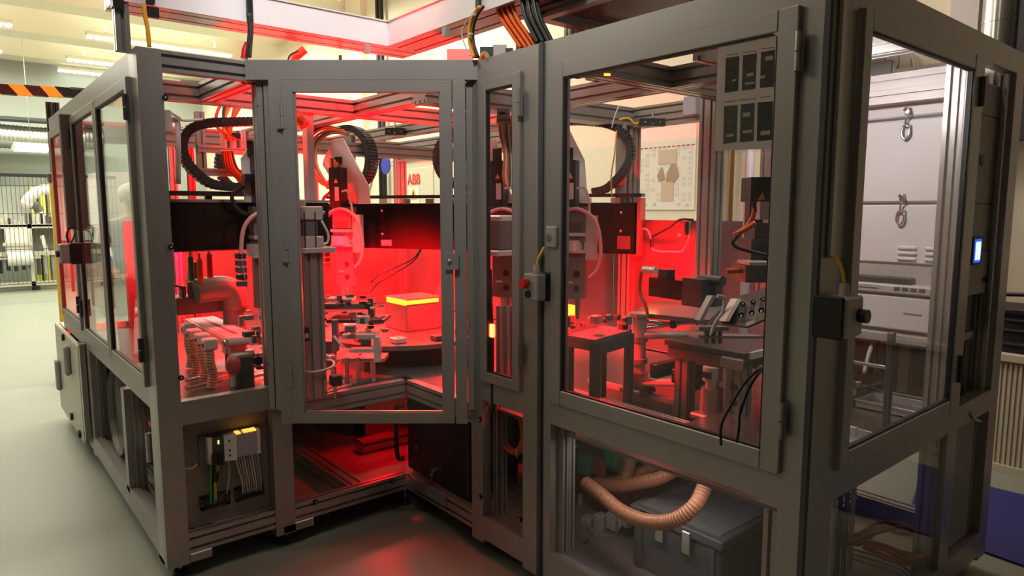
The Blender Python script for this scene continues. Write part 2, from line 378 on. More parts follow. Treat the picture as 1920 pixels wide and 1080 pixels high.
for y, z in ((3.4, 1.52), (3.30, 1.525), (3.02, 1.525), (2.93, 1.52)): MB().box((XW-.0135, y-.02, z-.008), (XW-.0125, y+.012, z+.015)).build('scribble', gm, t)
# right of the machine: ribbed cabinet with a black crate, vertical duct, blue mat
t = thing('ribbed_cabinet', (3.2, -.6, ZF), 'cream ribbed sideboard along the white wall right of the machine', 'cabinet')
MB().box((2.99, -1.8, ZF), (3.32, .95, .60)).build('body', mat('sideboard_cream', (.66, .58, .45), .6), t)
MB().box((2.95, -1.84, .60), (3.32, .99, .65), .006).box((2.96, -1.8, ZF), (2.99, .95, ZF+.05)).build('top_board', mat('sideboard_top', (.6, .54, .44), .5), t)
s = MB()
for k in range(110): y = -1.79+k*.025; s.box((2.975, y, -.02), (2.99, y+.014, .59))
s.build('rib', mat('sideboard_cream', (0, 0, 0)), t)['kind'] = 'stuff'
t = thing('black_crate', (3.15, 0, .65), 'black lidded storage crate standing on the ribbed cream sideboard', 'crate')
cm = mat('crate_black', (.012, .013, .02), .5)
MB().box((2.99, -.6, .65), (3.28, .62, .88), .01).build('body', cm, t)
MB().box((2.97, -.63, .875), (3.30, .65, .915), .01).build('lid', cm, t)
for z in (.70, .78, .84): MB().box((2.978, -.5, z), (2.99, .5, z+.012)).build('ridge', DGREY, t)
MB().tube([(3.1, .5, .91), (3.1, .47, .965), (3.1, .3, .985), (3.1, .1, .985), (3.1, -.1, .965), (3.1, -.12, .91)], .012).build('handle', BLACK, t)
t = tag(MB().prism([(2.62, .60), (1.80, .38), (1.70, -1.0), (2.75, -.9)], 'z', ZF, ZF+.012).build('blue_mat', mat('mat_blue', (.025, .028, .19), .7, noise=.1)), 'blue rectangular mat lying on the floor beyond the machine foot', 'mat')
SILV = mat('spiral_duct_metal', (.62, .62, .62), .22, .95)
t = thing('ventilation_duct', (2.6, .5, 1.95), 'shiny silver spiral duct rising behind the machine at far right', 'duct')
dpos = at(1876, 60, 'y', .55)
MB().cyl((dpos.x, .55, 1.95), (dpos.x, .55, 4.9), .10, 24).build('duct_run', SILV, t)
for k in range(14): MB().cyl((dpos.x, .55, 2.0+k*.2), (dpos.x, .55, 2.012+k*.2), .104, 24).build('seam_ring', SILV, t)
MB().box((dpos.x-.05, .35, 1.9), (dpos.x+.12, .45, 3.2)).build('bracket', DGREY, t)
t = thing('ventilation_duct', (2.4, 1.1, 2.2), 'grey horizontal spiral duct above the right wing near the wall', 'duct')
MB().cyl((1.9, 1.15, 2.42), (3.4, 1.15, 2.42), .13, 24).build('duct_run', mat('dull_duct', (.42, .43, .43), .35, .8), t)
for k in range(7): MB().cyl((2.0+k*.2, 1.15, 2.42), (2.015+k*.2, 1.15, 2.42), .136, 24).build('seam_ring', STEEL, t)
# ------------------------------------------------------------------ far left: fenced robot cell
YB = 15.0
fr = mat('pale_machine_frame', (.62, .62, .52), .45, .2)
t = thing('packing_machine', (-.9, YB+.4, ZF), 'pale framed packing machine with a white film roll behind the mesh fence', 'machine')
for x in (-2.3, -.52, -.10, .75):
    MB().box((x, YB+.1, .0), (x+.07, YB+.17, 1.2)).build('post', fr, t); MB().box((x, YB+.9, .0), (x+.07, YB+.97, 1.2)).build('post', fr, t)
for z in (.02, .60, 1.12): MB().box((-2.3, YB+.1, z), (.8, YB+.16, z+.08)).build('rail', fr, t)
MB().box((-2.3, YB+.1, 1.15), (.8, YB+1.0, 1.19)).build('table_plate', ALUB, t)
MB().box((-2.3, YB+.5, .62), (.8, YB+.98, 1.1)).build('inner_cover', mat('dim_grey_cover', (.25, .26, .22), .6), t)
MB().cyl((-1.0, YB-.02, .56), (-.35, YB-.02, .56), .022).build('roll_shaft', STEEL, t)
MB().cyl((-.87, YB-.02, .56), (-.48, YB-.02, .56), .135, 24).build('film_roll', WHITE, t)
MB().box((-.88, YB+.03, .66), (-.50, YB+.05, 1.12)).build('film_web', WHITE, t)
MB().box((-.92, YB-.02, .80), (-.46, YB+.03, .86)).build('guide_bar', fr, t)
MB().obox((-.28, YB-.02, .82), (.03, 0, .01), (0, .02, 0), (-.03, 0, .16)).build('lever_arm', WHITE, t)
for x in (-2.2, -.45, .7): MB().cyl((x, YB+.13, ZF), (x, YB+.13, .02), .07, 12).build('foot', BLACK, t)
for k in range(16):
    x = -1.05+k*.065; z = 1.19; h = random.uniform(.06, .22)
    MB().box((x, YB+.15+random.random()*.3, z), (x+.03+random.random()*.03, YB+.25+random.random()*.3, z+h)).build('fitting', random.choice([BLACK, DGREY, ALUB, STEEL, fr]), t)
for k in range(8):
    x = -1.0+k*.12; MB().box((x, YB+.2, .2+random.random()*.15), (x+.06, YB+.3, .5+random.random()*.1)).build('drive_unit', random.choice([BLACK, DGREY, STEEL]), t)
t = thing('white_robot', (-.25, YB+.7, 1.19), 'small white articulated robot arm standing on the fenced machine', 'robot')
MB().cyl((-.25, YB+.7, 1.19), (-.25, YB+.7, 1.45), .10, 16, .08).build('base', WHITE, t)
MB().tube([(-.25, YB+.7, 1.42), (-.30, YB+.7, 1.55), (-.45, YB+.6, 1.58)], .085, 12).build('lower_arm', mat('robot_dark_cover', (.14, .14, .12), .4), t)
MB().tube([(-.48, YB+.55, 1.58), (-.38, YB+.5, 1.74), (-.20, YB+.5, 1.86), (-.02, YB+.5, 1.86)], .10, 12).build('upper_arm', WHITE, t)
MB().sphere((-.46, YB+.55, 1.60), .11).build('elbow_joint', WHITE, t)
t = thing('mesh_fence', (-1, YB-.6, ZF), 'black wire mesh safety fence in front of the packing machine', 'fence')
MB().box((-3.2, YB-.62, 2.06), (.9, YB-.58, 2.12)).build('top_rail', BLACK, t)
for x in (-2.4, .05): MB().box((x, YB-.63, ZF), (x+.05, YB-.57, 2.12)).build('fence_post', BLACK, t)
s = MB()
for k in range(62): x = -3.15+k*.066; s.box((x, YB-.602, .12), (x+.008, YB-.598, 2.06))
for z in (.12, .75, 1.4, 1.9): s.box((-3.2, YB-.604, z), (.9, YB-.598, z+.012))
s.build('wire_mesh', mat('mesh_wire', (.05, .05, .045), .5), t)['kind'] = 'stuff'
for k, px in enumerate((62, 79, 96)):
    p = at(px, 350, 'y', 16.6)
    t = thing('yellow_curtain_post', (p.x, 16.6, ZF), ['left', 'middle', 'right'][k]+' of three yellow posts at the far wall behind the fence', 'post', 'yellow posts at the far wall')
    MB().box((p.x-.05, 16.55, ZF), (p.x+.03, 16.65, 1.95)).build('post', mat('post_yellow', (.85, .78, .10), .5), t)
    MB().box((p.x+.03, 16.55, ZF), (p.x+.07, 16.65, 1.95)).build('edge_strip', BLACK, t)
tag(MB().box((-3.4, 17.0, 1.0-.2), (.9, 17.3, 1.95)).build('grey_partition', mat('partition_grey', (.42, .45, .42), .6)), 'pale grey low partition behind the yellow posts', 'partition')
p = at(112, 430, 'y', 6.4)
t = thing('light_curtain', (p.x, 6.4, ZF), 'tall yellow light curtain post beside the left machine end', 'post')
a = at(111, 335, 'x', -1.30); b = at(112, 335, 'y', 6.0)
MB().box((p.x-.05, 6.35, ZF+.2), (p.x+.035, 6.43, 1.72), .006).build('yellow_column', mat('curtain_yellow', (.85, .50, .03), .45), t)
MB().box((p.x-.06, 6.34, 1.72), (p.x+.05, 6.44, 1.79)).build('cap', DGREY, t); MB().box((p.x+.035, 6.37, ZF+.2), (p.x+.06, 6.42, 1.72)).build('lens_strip', BLACK, t)
MB().box((p.x-.08, 6.3, ZF), (p.x+.06, 6.46, ZF+.2)).build('foot', DGREY, t)
t = thing('panel_lamp', (-.33, 15.2, 2.5), 'square glowing ceiling panel lamp near the far grey wall', 'lamp')
MB().obox((-.33, 15.3, 2.66), (.30, 0, 0), (0, .35, -.03), (0, .01, .03)).build('frame', WHITE, t)
MB().cyl((-.33, 15.5, 2.66), (-.33, 15.5, 5.0), .004).build('hanger', STEEL, t)
MB().obox((-.33, 15.25, 2.625), (.27, 0, 0), (0, .32, -.03), (0, .001, .003)).build('diffuser', mat('panel_glow', (1, 1, 1), .5, emit=(.95, 1, .93), es=3.5), t)
t = thing('silver_duct', (-1, 16.6, 2.7), 'ribbed silver air duct running along the far grey wall', 'duct')
MB().hose([(-3.4, 16.7, 3.02), (-1.5, 16.7, 3.0), (-.35, 16.7, 2.95), (.9, 16.7, 2.95)], .24, .07, 16, .03).build('duct_run', mat('far_duct_metal', (.45, .47, .44), .35, .8), t)
MB().box((-3.4, 16.4, 3.28), (.9, 16.9, 3.34)).build('support_tray', DGREY, t)
tag(MB().box((-1.05, 16.9, 2.25), (-.82, 17.2, 2.75), .02).build('wall_speaker', BLACK), 'black box on the far wall above the mesh fence', 'box')
# hazard striped boom and its black post
t = thing('hazard_boom', (-1.5, 6, 2.4), 'black and yellow striped barrier beam reaching left from the machine top', 'barrier')
hy = mat('hazard_orange', (.80, .60, .05), .45); z0, z1 = 2.412, 2.49
y0, y1 = 6.0, 6.06
def bz(x): return (x+.83)*.05
x = -.80; k = 0
while x > -4.2:
    w = .105; sh = .06
    o = MB().prism([(z0+bz(x), x), (z0+bz(x), x-w), (z1+bz(x), x-w-sh), (z1+bz(x), x-sh)], 'y', y0, y1)
    o.build('stripe', BLACK if k % 2 == 0 else hy, t); x -= w; k += 1
MB().box((-.87, 5.99, 2.42), (-.72, 6.07, 2.50), .02).build('end_cap', BLACK, t)
t = thing('switch_column', (-.95, 6.2, 1.9), 'dark grooved column end rising behind the left machine top', 'post')
for k, px in enumerate((92, 101, 108)):
    p = at(px, 215, 'y', 6.3); MB().beam((p.x-.018, 6.3, 1.8), (p.x+.018, 6.34, 2.40), 'y-').build('post', DGREY if k else BLACK, t)
# ================================================================== THE ENCLOSURE
A = 1.148; Y1 = 2.113; HT = 2.10; DK = .62; WX = 1.62; Y2 = 4.85
XL0 = -A
def door(parent, plane, c, a0, a1, z0, z1, sw=.05, th=.03, hinge='', mull=None, out=-1):
    """hinged glazed door in plane x=c or y=c; a0..a1 runs along the other axis"""
    def bx(m, u0, u1, w0, w1, d0, d1, bev=.003):
        d0, d1 = c+out*d0, c+out*d1
        return m.box((d0, u0, w0), (d1, u1, w1), bev) if plane == 'x' else m.box((u0, d0, w0), (u1, d1, w1), bev)
    m = MB(); bx(m, a0, a0+sw, z0, z1, -.012, th-.012); bx(m, a1-sw, a1, z0, z1, -.012, th-.012)
    bx(m, a0+sw, a1-sw, z0, z0+sw, -.012, th-.013); bx(m, a0+sw, a1-sw, z1-sw, z1, -.012, th-.013)
    d = m.build('door', ALU, parent)
    g = MB(); bx(g, a0+sw-.01, a1-sw+.01, z0+sw-.01, z1-sw+.01, .001, .006, 0); g.build('pane', GLASS, d)
    g = MB()
    for u0, u1, w0, w1 in ((a0+sw, a0+sw+.006, z0+sw, z1-sw), (a1-sw-.006, a1-sw, z0+sw, z1-sw), (a0+sw, a1-sw, z0+sw, z0+sw+.006), (a0+sw, a1-sw, z1-sw-.006, z1-sw)):
        bx(g, u0, u1, w0, w1, -.004, .012, 0)
    g.build('seal', RUB, d)
    if hinge:
        u = a0-.006 if hinge == 'a0' else a1+.006
        for w in (z0+.11, z1-.17):
            p0 = (c+out*(th-.004), u, w) if plane == 'x' else (u, c+out*(th-.004), w)
            h = MB().cyl(p0, (p0[0], p0[1], w+.048), .0085, 10).cyl((p0[0], p0[1], w+.051), (p0[0], p0[1], w+.10), .0085, 10)
            bx(h, u-.011, u+.011, w, w+.10, th-.016, th-.009, 0); h.build('hinge', DGREY if plane == 'x' and c < -1 or plane == 'y' else ALU, d)
    return d
L = thing('machine_enclosure', (0, 3.2, 0), 'left wing of the aluminium framed machine enclosure with clear panels', 'machine enclosure')
def post(par, x0, y0, x1, y1, slots='', z0=0., z1=HT, m=None): return MB().beam((x0, y0, z0), (x1, y1, z1), slots).build('post', m or (ALUD if slots else ALU), par)
def rail(par, lo, hi, slots='', m=None, name='rail'): return MB().beam(lo, hi, slots).build(name, m or (ALUD if slots else ALU), par)
# --- left wing posts
post(L, XL0, Y1, XL0+.088, Y1+.045, ''); post(L, XL0, Y1+.045, XL0+.045, Y1+.14, 'y+')
post(L, XL0, 3.79, XL0+.045, 3.90, ''); post(L, XL0, 2.815, XL0+.045, 2.885, '', .10, .62)
post(L, XL0, 4.76, XL0+.09, Y2, '')
post(L, -.69, Y1, -.60, Y1+.045, ''); post(L, -.688, Y1+.045, -.602, Y1+.09, 'x-x+')
post(L, WX-.09, Y2-.09, WX, Y2, 'x-y-'); post(L, WX-.09, 2.74, WX, 2.83, 'x-y-y+')
for q in ((-.52, 4.76), (.7, 4.76)): post(L, q[0]-.045, q[1], q[0]+.045, q[1]+.09, 'x-y-x+', DK)
# deeper slotted jambs seen in the lower openings
for y0 in (3.73, 2.76):
    for k in range(2): post(L, XL0+.030+k*.025, y0+.03, XL0+.052+k*.025, y0+.055, 'y-', .10, .66)
# --- rails
for z0, z1 in ((.02, .125), (.66, .748) , (2.01, HT)):
    rail(L, (XL0, Y1+.14, z0), (XL0+.045, 3.79, z1)); rail(L, (XL0, 3.90, z0), (XL0+.045, 4.76, z1))
for k in range(3): rail(L, (XL0+.05+k*.05, Y1+.14, .03), (XL0+.09+k*.05, 3.73, .115), 'z+')
rail(L, (XL0+.088, Y1+.004, 2.02), (-.69, Y1+.05, HT), 'y-')
rail(L, (XL0+.088, Y1, .60), (-.69, Y1+.045, .70)); rail(L, (XL0+.088, Y1+.005, .04), (-.69, Y1+.05, .125), 'y-z+')
rail(L, (-.60, Y1+.005, .04), (0, Y1+.05, .125), 'y-z+'); rail(L, (-.60, Y1+.005, .53), (.0, Y1+.05, .62), 'y-')
rail(L, (-.60, Y1+.05, .55), (.0, Y1+.095, .60), 'y-')
for y in (2.78, Y2-.09): rail(L, (XL0+.045, y, 2.01), (WX, y+.09, HT), 'y-z-y+', name='roof_rail')
for x in (-.745, .09, .85): rail(L, (x, Y1+.05, 2.015), (x+.09, 2.78, HT), 'x-z-x+', name='roof_rail')
for x in (.09, .85): rail(L, (x, 2.87, 2.015), (x+.09, Y2-.09, HT), 'x-z-x+', name='roof_rail')
rail(L, (XL0+.045, 3.62, 1.86), (WX, 3.71, 1.95), 'y-z-', name='roof_rail')
rail(L, (WX-.09, 2.83, 1.92), (WX, Y2-.09, HT), 'x-z-', name='roof_rail')
for z in (.53,): rail(L, (WX-.09, Y1, z), (WX, Y2-.09, z+.09), 'x-'); rail(L, (XL0, Y2-.09, z), (WX-.09, Y2, z+.09), 'y-')
for z in (.03,): rail(L, (WX-.09, Y1, z), (WX, Y2-.09, z+.09), 'x-'); rail(L, (XL0, Y2-.09, z), (WX-.09, Y2, z+.09), 'y-'); rail(L, (.05, 2.7, z), (WX-.09, 2.79, z+.09), 'y-')
for x in (-.30, .45): rail(L, (x, Y1+.05, .03), (x+.09, Y2-.09, .115), 'x-z+')
for k in range(1): rail(L, (-1.0, Y1+.2, .03), (-.93, Y2-.09, .1), 'z+')
for x in (XL0+.03, -.66): MB().box((x if x > -1 else XL0+.088, Y1, 0), (x+.15, Y1+.09, .04), .004).build('foot_bracket', ALU, L)
MB().box((XL0, Y1+.045, 0), (XL0+.09, Y1+.16, .02)).build('foot_bracket', ALU, L)
MB().box((XL0+.05, Y1+.05, DK-.012), (-.30, Y2-.06, DK)).box((-.30, Y1+.1, DK-.012), (WX-.05, Y2-.06, DK)).build('deck', DECKM, L)
MB().box((XL0+.05, Y1+.05, .035), (WX-.05, Y2-.05, .045)).build('floor_sheet', mat('bottom_sheet', (.42, .38, .36), .35, .3), L)
# panels
MB().box((XL0+.08, Y1+.012, .70), (-.685, Y1+.018, 2.02)).build('window', GLASS, L)
MB().box((-.60, Y1+.02, .125), (-.0, Y1+.026, .53)).build('window', GLASS, L)
MB().box((XL0+.1, Y1+.075, .12), (-.69, Y1+.085, .61)).build('back_plate', PLATE, L)
MB().box((WX-.03, 2.15, DK), (WX-.02, Y2-.05, 1.42)).box((XL0+.4, Y2-.03, DK), (WX-.05, Y2-.02, 1.40)).build('inner_sheet', REDSHEET, L)
MB().box((WX-.035, 2.15, .10), (WX-.03, Y2-.05, .55)).box((XL0+.1, Y2-.04, .10), (WX-.05, Y2-.03, .55)).build('inner_sheet', CREAM, L)
door(L, 'x', XL0, 3.0, 3.78, .752, 2.005, .045, hinge='a1'); door(L, 'x', XL0, Y1+.125, 2.995, .752, 2.005, .045, hinge='a0')
door(L, 'x', XL0, 3.91, 4.75, .76, 2.005, .05, hinge='a0')
def foot(par, x, y, r=.035):
    MB().cyl((x, y, ZF), (x, y, ZF+.02), r, 16, r*.8).build('levelling_foot', BLACK, par); MB().cyl((x, y, ZF+.02), (x, y, .01), .009, 10).build('foot_spindle', STEEL, par)
for x, y in ((-1.08, 2.19), (-1.08, 3.9), (-1.08, 4.78), (.03, 2.19), (-.64, 2.2), (1.55, 4.75), (1.55, 2.8)): foot(L, x, y)
def knob(par, p, ax):
    d = Vector(ax)*.018; MB().cyl(p, Vector(p)+d, .011, 12).build('panel_knob', BLACK, par); MB().sphere(Vector(p)+d*1.05, .0045, 8, 5).build('knob_screw', STEEL, par)
for px, py in ((308, 184), (338, 697+10), (505, 682), (485, 200), (497, 457), (302+17, 463), (590, 940), (733, 901)):
    knob(L, at(px, py, 'y', Y1+.010), (0, -1, 0))
# --- white base cabinet at the far left
w = thing('base_cabinet', (XL0, 4.6, ZF), 'pale base cabinet with handle and round locks under the far left window', 'cabinet')
MB().box((XL0-.03, 4.02, .02), (XL0-.005, 5.12, .655), .006).build('door', mat('cabinet_pale', (.55, .54, .46), .4), w)
for k in range(2): MB().box((XL0-.035+k*.006, 3.90+k*.06, .08), (XL0-.006, 3.94+k*.06, .68)).build('edge_strip', DGREY if k else ALUD, w)
MB().box((XL0-.065, 4.36, .40), (XL0-.03, 4.42, .60), .012).build('handle', GREY, w)
for p in ((4.62, .62), (4.48, .10), (4.16, .06)): MB().cyl((XL0-.03, p[0], p[1]), (XL0-.045, p[0], p[1]), .026, 14).build('lock', BLACK, w)
MB().box((XL0-.06, 4.95, .18), (XL0-.03, 5.03, .40), .01).build('side_handle', GREY, w)
MB().box((XL0, 4.86, .02), (-.2, 5.12, .655)).build('body', mat('cabinet_pale', (0, 0, 0)), w)
MB().cyl((XL0+.06, 5.0, ZF), (XL0+.06, 5.0, .02), .03, 12).cyl((XL0+.06, 4.3, ZF), (XL0+.06, 4.3, .02), .03, 12).build('foot', BLACK, w)
# --- cable duct on the left face and hanging switch box
t = thing('cable_duct', (XL0-.03, 3.82, 1.36), 'dark vertical cable duct fixed on the left face of the machine', 'duct')
MB().box((XL0-.062, 3.79, 1.37), (XL0-.002, 3.85, 2.02), .004).build('duct_body', mat('duct_brown_grey', (.20, .17, .16), .4, .3), t)
MB().box((XL0-.066, 3.795, 1.70), (XL0-.061, 3.845, 1.73)).build('clip', GREY, t)
p = at(133, 475, 'x', XL0-.06)
t = thing('switch_box', (p.x, p.y, p.z-.05), 'grey and black push button box hanging on the left face of the machine', 'switch box')
MB().box((p.x-.055, p.y-.045, p.z-.055), (p.x-.008, p.y+.055, p.z+.055), .006).build('body', GREY, t)
MB().box((p.x-.008, p.y-.05, p.z-.06), (p.x+.055, p.y+.06, p.z+.06), .004).build('base', BLACK, t)
MB().cyl((p.x-.055, p.y, p.z), (p.x-.072, p.y, p.z), .02, 14).build('button', mat('button_blue', (.02, .03, .3), .4), t)
MB().tube([(p.x, p.y+.02, p.z+.05), (p.x-.01, p.y+.03, p.z+.10), (p.x, p.y-.03, p.z+.15), (XL0-.03, 3.82, 1.38)], .006).tube([(p.x, p.y-.01, p.z+.05), (p.x+.02, p.y-.08, p.z+.12), (XL0-.02, 3.80, 1.37)], .004).build('cable', BLACK, t)

# --- right wing
Rg = thing('machine_enclosure', (.8, 1.0, 0), 'right wing of the aluminium framed machine enclosure, nearest the camera', 'machine enclosure')
post(Rg, 0, 0, .045, .088); post(Rg, .045, 0, .135, .045, ''); post(Rg, .045, .045, .135, .088, 'x+y+')
post(Rg, 0, 1.03, .045, 1.195); post(Rg, .045, 1.03, .09, 1.12, 'y-'); post(Rg, .05, 1.125, .09, 1.19, 'y+')
post(Rg, 0, 1.466, .045, 1.55, '', 0, HT); post(Rg, .002, 1.51, .047, 1.552, 'x-y+', .54, HT)
for k in range(2): post(Rg, .04+k*.035, 1.0, .072+k*.035, 1.03, 'y-', .12, .66)
for k in range(2): post(Rg, .048+k*.03, 1.425, .075+k*.03, 1.452, 'y-x-', .12, .66)
post(Rg, 1.05, 0, 1.15, .045); post(Rg, 1.52, 0, WX-.0, .045, ''); post(Rg, 1.04, .045, 1.13, .088, 'x-')
for k in range(3): post(Rg, 1.50-.045*k-.03, .03+.045*k, 1.53-.045*k, .07+.045*k, 'x-y-', .13, .66)
for k in range(3): post(Rg, 1.50-.03*k-.03, .015+.04*k, 1.53-.03*k, .05+.04*k, 'x-y-', .74, 2.01)
post(Rg, WX-.09, .05, WX, .14, 'x-y+')
post(Rg, WX-.09, 1.0, WX, 1.09, 'x-y-y+'); post(Rg, WX-.09, 1.96, WX, 2.05, 'x-y-')
post(Rg, 1.16, 1.12, 1.25, 1.21, 'x-y-x+y+', DK)
MB().box((.003, 1.075, .0), (-.012, 1.10, HT+.0), .004).build('cable_cover', DGREY, Rg)
MB().box((0.003, .0005, .0), (-.010, .020, HT), .003).build('corner_strip', DGREY, Rg)
for z0, z1 in ((.02, .125), (.658, .745), (2.015, HT)):
    rail(Rg, (0, .088, z0), (.045, 1.03, z1)); rail(Rg, (0, 1.195, z0), (.045, 1.466, z1))
    rail(Rg, (.135, 0, z0), (1.05, .045, z1)); rail(Rg, (1.15, 0, z0), (1.52, .045, z1))
rail(Rg, (0, 1.55, .04), (.045, Y1, .125), 'x-z+'); rail(Rg, (0.005, 1.552, .53), (.05, Y1, .62), 'x-')
MB().box((-.015, 1.75, .075), (0, 2.05, .125)).build('cover_strip', ALU, Rg)
rail(Rg, (WX-.09, .14, .53), (WX, 2.1, .62), 'x-'); rail(Rg, (WX-.09, .14, .03), (WX, 2.1, .12), 'x-z+')
for y in (.50, 1.60): rail(Rg, (.05, y, .03), (WX-.09, y+.08, .11), 'y-z+')
rail(Rg, (.045, 1.05, 2.01), (WX-.09, 1.14, HT), 'y-z-y+', name='roof_rail'); rail(Rg, (.045, 1.95, 1.99), (WX, 2.07, HT), 'y-z-', name='roof_rail')
rail(Rg, (.72, .045, 2.01), (.81, 1.05, HT), 'x-z-x+', name='roof_rail'); rail(Rg, (WX-.09, .14, 1.98), (WX, 1.95, HT), 'x-z-', name='roof_rail')
rail(Rg, (.72, 1.14, 2.01), (.81, 1.95, HT), 'x-z-x+', name='roof_rail')
rail(Rg, (.18, .5, 1.97), (WX-.09, .55, 2.01), 'z-', name='roof_rail')
MB().box((.05, .05, DK-.012), (WX-.05, 2.2, DK)).build('deck', DECKM, Rg)
MB().box((.05, .05, .035), (WX-.05, 2.2, .045)).build('floor_sheet', mat('bottom_sheet', (0, 0, 0)), Rg)
MB().box((WX-.03, .95, DK), (WX-.02, 2.14, 1.42)).build('inner_sheet', REDSHEET, Rg)
MB().box((WX-.035, .95, .10), (WX-.03, 2.14, .55)).build('inner_sheet', DGREY, Rg)
door(Rg, 'x', 0, .082, 1.02, .748, 2.012, .058, hinge='a0'); door(Rg, 'x', 0, 1.20, 1.462, .748, 2.012, .045, hinge='a0')
door(Rg, 'y', 0, .14, 1.045, .748, 2.012, .05, hinge='a1')
MB().box((.012, 1.195, .125), (.018, 1.45, .658)).build('window', GLASS, Rg); MB().box((.012, .088, .125), (.018, 1.0, .658)).build('window', GLASS, Rg)
MB().box((.135, .012, .125), (1.05, .018, .658)).build('window', GLASS, Rg)
MB().box((1.15, .03, .13), (1.46, .04, .655)).build('side_panel', PLATE, Rg)
for p in ((.14, .14), (1.55, .10), (.1, 1.1), (1.55, 1.6), (.10, 2.05)): foot(Rg, p[0], p[1], .05)
for px, py in ((905, 785), (905, 930), (979, 973)): knob(Rg, at(px, py, 'x', .010), (-1, 0, 0))
# --- diagonal corner door between the wings
DL = Vector((-.743, 2.105, 0)); DD = Vector((.76939, -.63878, 0)); DN = Vector((.63878, .76939, 0))
def dg(u, z, n=0.): return DL+DD*u+DN*n+Vector((0, 0, z))
G = thing('corner_door_unit', DL+DD*.5, 'diagonal glazed corner door unit bridging the two machine wings', 'door')
def dbox(m, u0, u1, z0, z1, n0, n1): return m.obox(dg((u0+u1)/2, (z0+z1)/2, (n0+n1)/2), DD*(u1-u0)/2, DN*(n1-n0)/2, Vector((0, 0, (z1-z0)/2)))
dbox(MB(), -.002, .985, 2.022, HT+.002, 0, .05).build('top_rail', ALU, G)
dbox(MB(), .092, .146, .545, 2.022, .0, .045).build('hinge_post', ALU, G)
dbox(MB(), .862, .912, .545, 2.022, .0, .045).build('lock_post', ALU, G)
m = MB(); dbox(m, .03, .055, .60, 2.02, .03, .06); dbox(m, .062, .09, .60, 2.02, .025, .055); dbox(m, .915, .94, .60, 2.02, .03, .06); dbox(m, .948, .965, .60, 2.02, .02, .05)
m.build('slotted_strip', ALUD, G)['kind'] = 'stuff'
m = MB(); dbox(m, .02, .092, .60, 2.02, .055, .07); dbox(m, .912, .97, .60, 2.02, .055, .07); m.build('dark_infill', RUB, G)
m = MB(); u0, u1, z0, z1, sw = .150, .856, .55, 2.018, .047
for a in ((u0, u0+sw, z0, z1), (u1-sw, u1, z0, z1), (u0+sw, u1-sw, z0, z0+sw), (u0+sw, u1-sw, z1-sw, z1)): dbox(m, *a, -.012, .02)
dr = m.build('door', ALU, G)
m = MB(); dbox(m, u0+sw-.01, u1-sw+.01, z0+sw-.01, z1-sw+.01, .002, .007); m.build('pane', GLASS, dr)
m = MB()
for a in ((u0+sw, u0+sw+.006, z0+sw, z1-sw), (u1-sw-.006, u1-sw, z0+sw, z1-sw), (u0+sw, u1-sw, z0+sw, z0+sw+.006)): dbox(m, *a, -.003, .012)
m.build('seal', ALUD, dr)
for z in (1.82, .72, 1.26): 
    m = MB().cyl(dg(.148, z, -.014), dg(.148, z+.05, -.014), .008, 10).cyl(dg(.148, z+.053, -.014), dg(.148, z+.10, -.014), .008, 10); dbox(m, .126, .17, z, z+.10, -.014, -.006); m.build('hinge', ALU, dr)
m = MB(); dbox(m, .825, .882, 1.23, 1.30, -.03, -.010); m.build('lock_plate', ALU, dr); MB().sphere(dg(.843, 1.266, -.03), .011).build('lock_cylinder', STEEL, dr)
# ------------------------------------------------------------------ white hood with its frame above the machine
Hd = thing('roof_hood', (0, 3.0, 2.1), 'white sheet hood on a slotted frame raised above the machine, red light beneath', 'hood')
HY = 2.22; HX0 = -1.19
MB().box((HX0+.02, HY-.004, 2.285), (0.0, HY+.004, 2.400)).box((-.004, -.2+1.15, 2.285), (.004, HY, 2.40)).build('hood_sheet', HOODM, Hd)
MB().box((HX0+.02, HY-.010, 2.398), (0.006, HY+.010, 2.404)).box((-.010, .95, 2.398), (.010, HY+.01, 2.404)).build('edge_trim', PAPER, Hd)
MB().beam((HX0, HY+.006, 2.285), (0.2, HY+.20, 2.33), 'z-', .09).build('hood_rail', ALUD, Hd); MB().beam((.006, .95, 2.285), (.20, HY+.006, 2.33), 'x-z-', .09).build('hood_rail', ALUD, Hd)
MB().beam((HX0, HY+.006, 2.33), (HX0+.045, HY+.05, 2.6), 'y-').build('hood_post', DGREY, Hd)
MB().box((HX0-.006, HY-.006, 2.26), (HX0, HY+.05, 2.45)).box((HX0-.004, HY-.012, 2.25), (HX0+.03, HY-.004, 2.45)).build('end_cap', BLACK, Hd)
for x, y in ((HX0, HY),): MB().beam((x, y+.006, 2.10), (x+.05, y+.056, 2.285), 'x-y-').build('hood_post', ALUD, Hd)
for px, py in ((688, 92), (836, 60)):
    p = at(px, py, 'y', HY-.004) if px < 728 else at(px, py, 'x', -.004)
    MB().box(p-Vector((.012, .012, .02)), p+Vector((.012, .012, .02))).build('joint_cover', GREY, Hd)
p = at(285, 28, 'y', HY-.01); MB().box((p.x-.022, p.y-.02, 2.235), (p.x+.022, p.y, 2.275)).box((p.x-.02, p.y-.012, 2.29), (p.x+.01, p.y+.004, 2.42)).build('cable_clamp', BLACK, Hd)
p = at(467, 20, 'y', HY-.01); MB().box((p.x-.012, p.y-.014, 2.28), (p.x+.012, p.y, 2.40)).build('cable_clamp', BLACK, Hd)
p = at(899, 8, 'x', -.01); MB().box((p.x-.012, p.y-.012, 2.30), (p.x, p.y+.012, 2.42)).build('cable_clamp', BLACK, Hd)
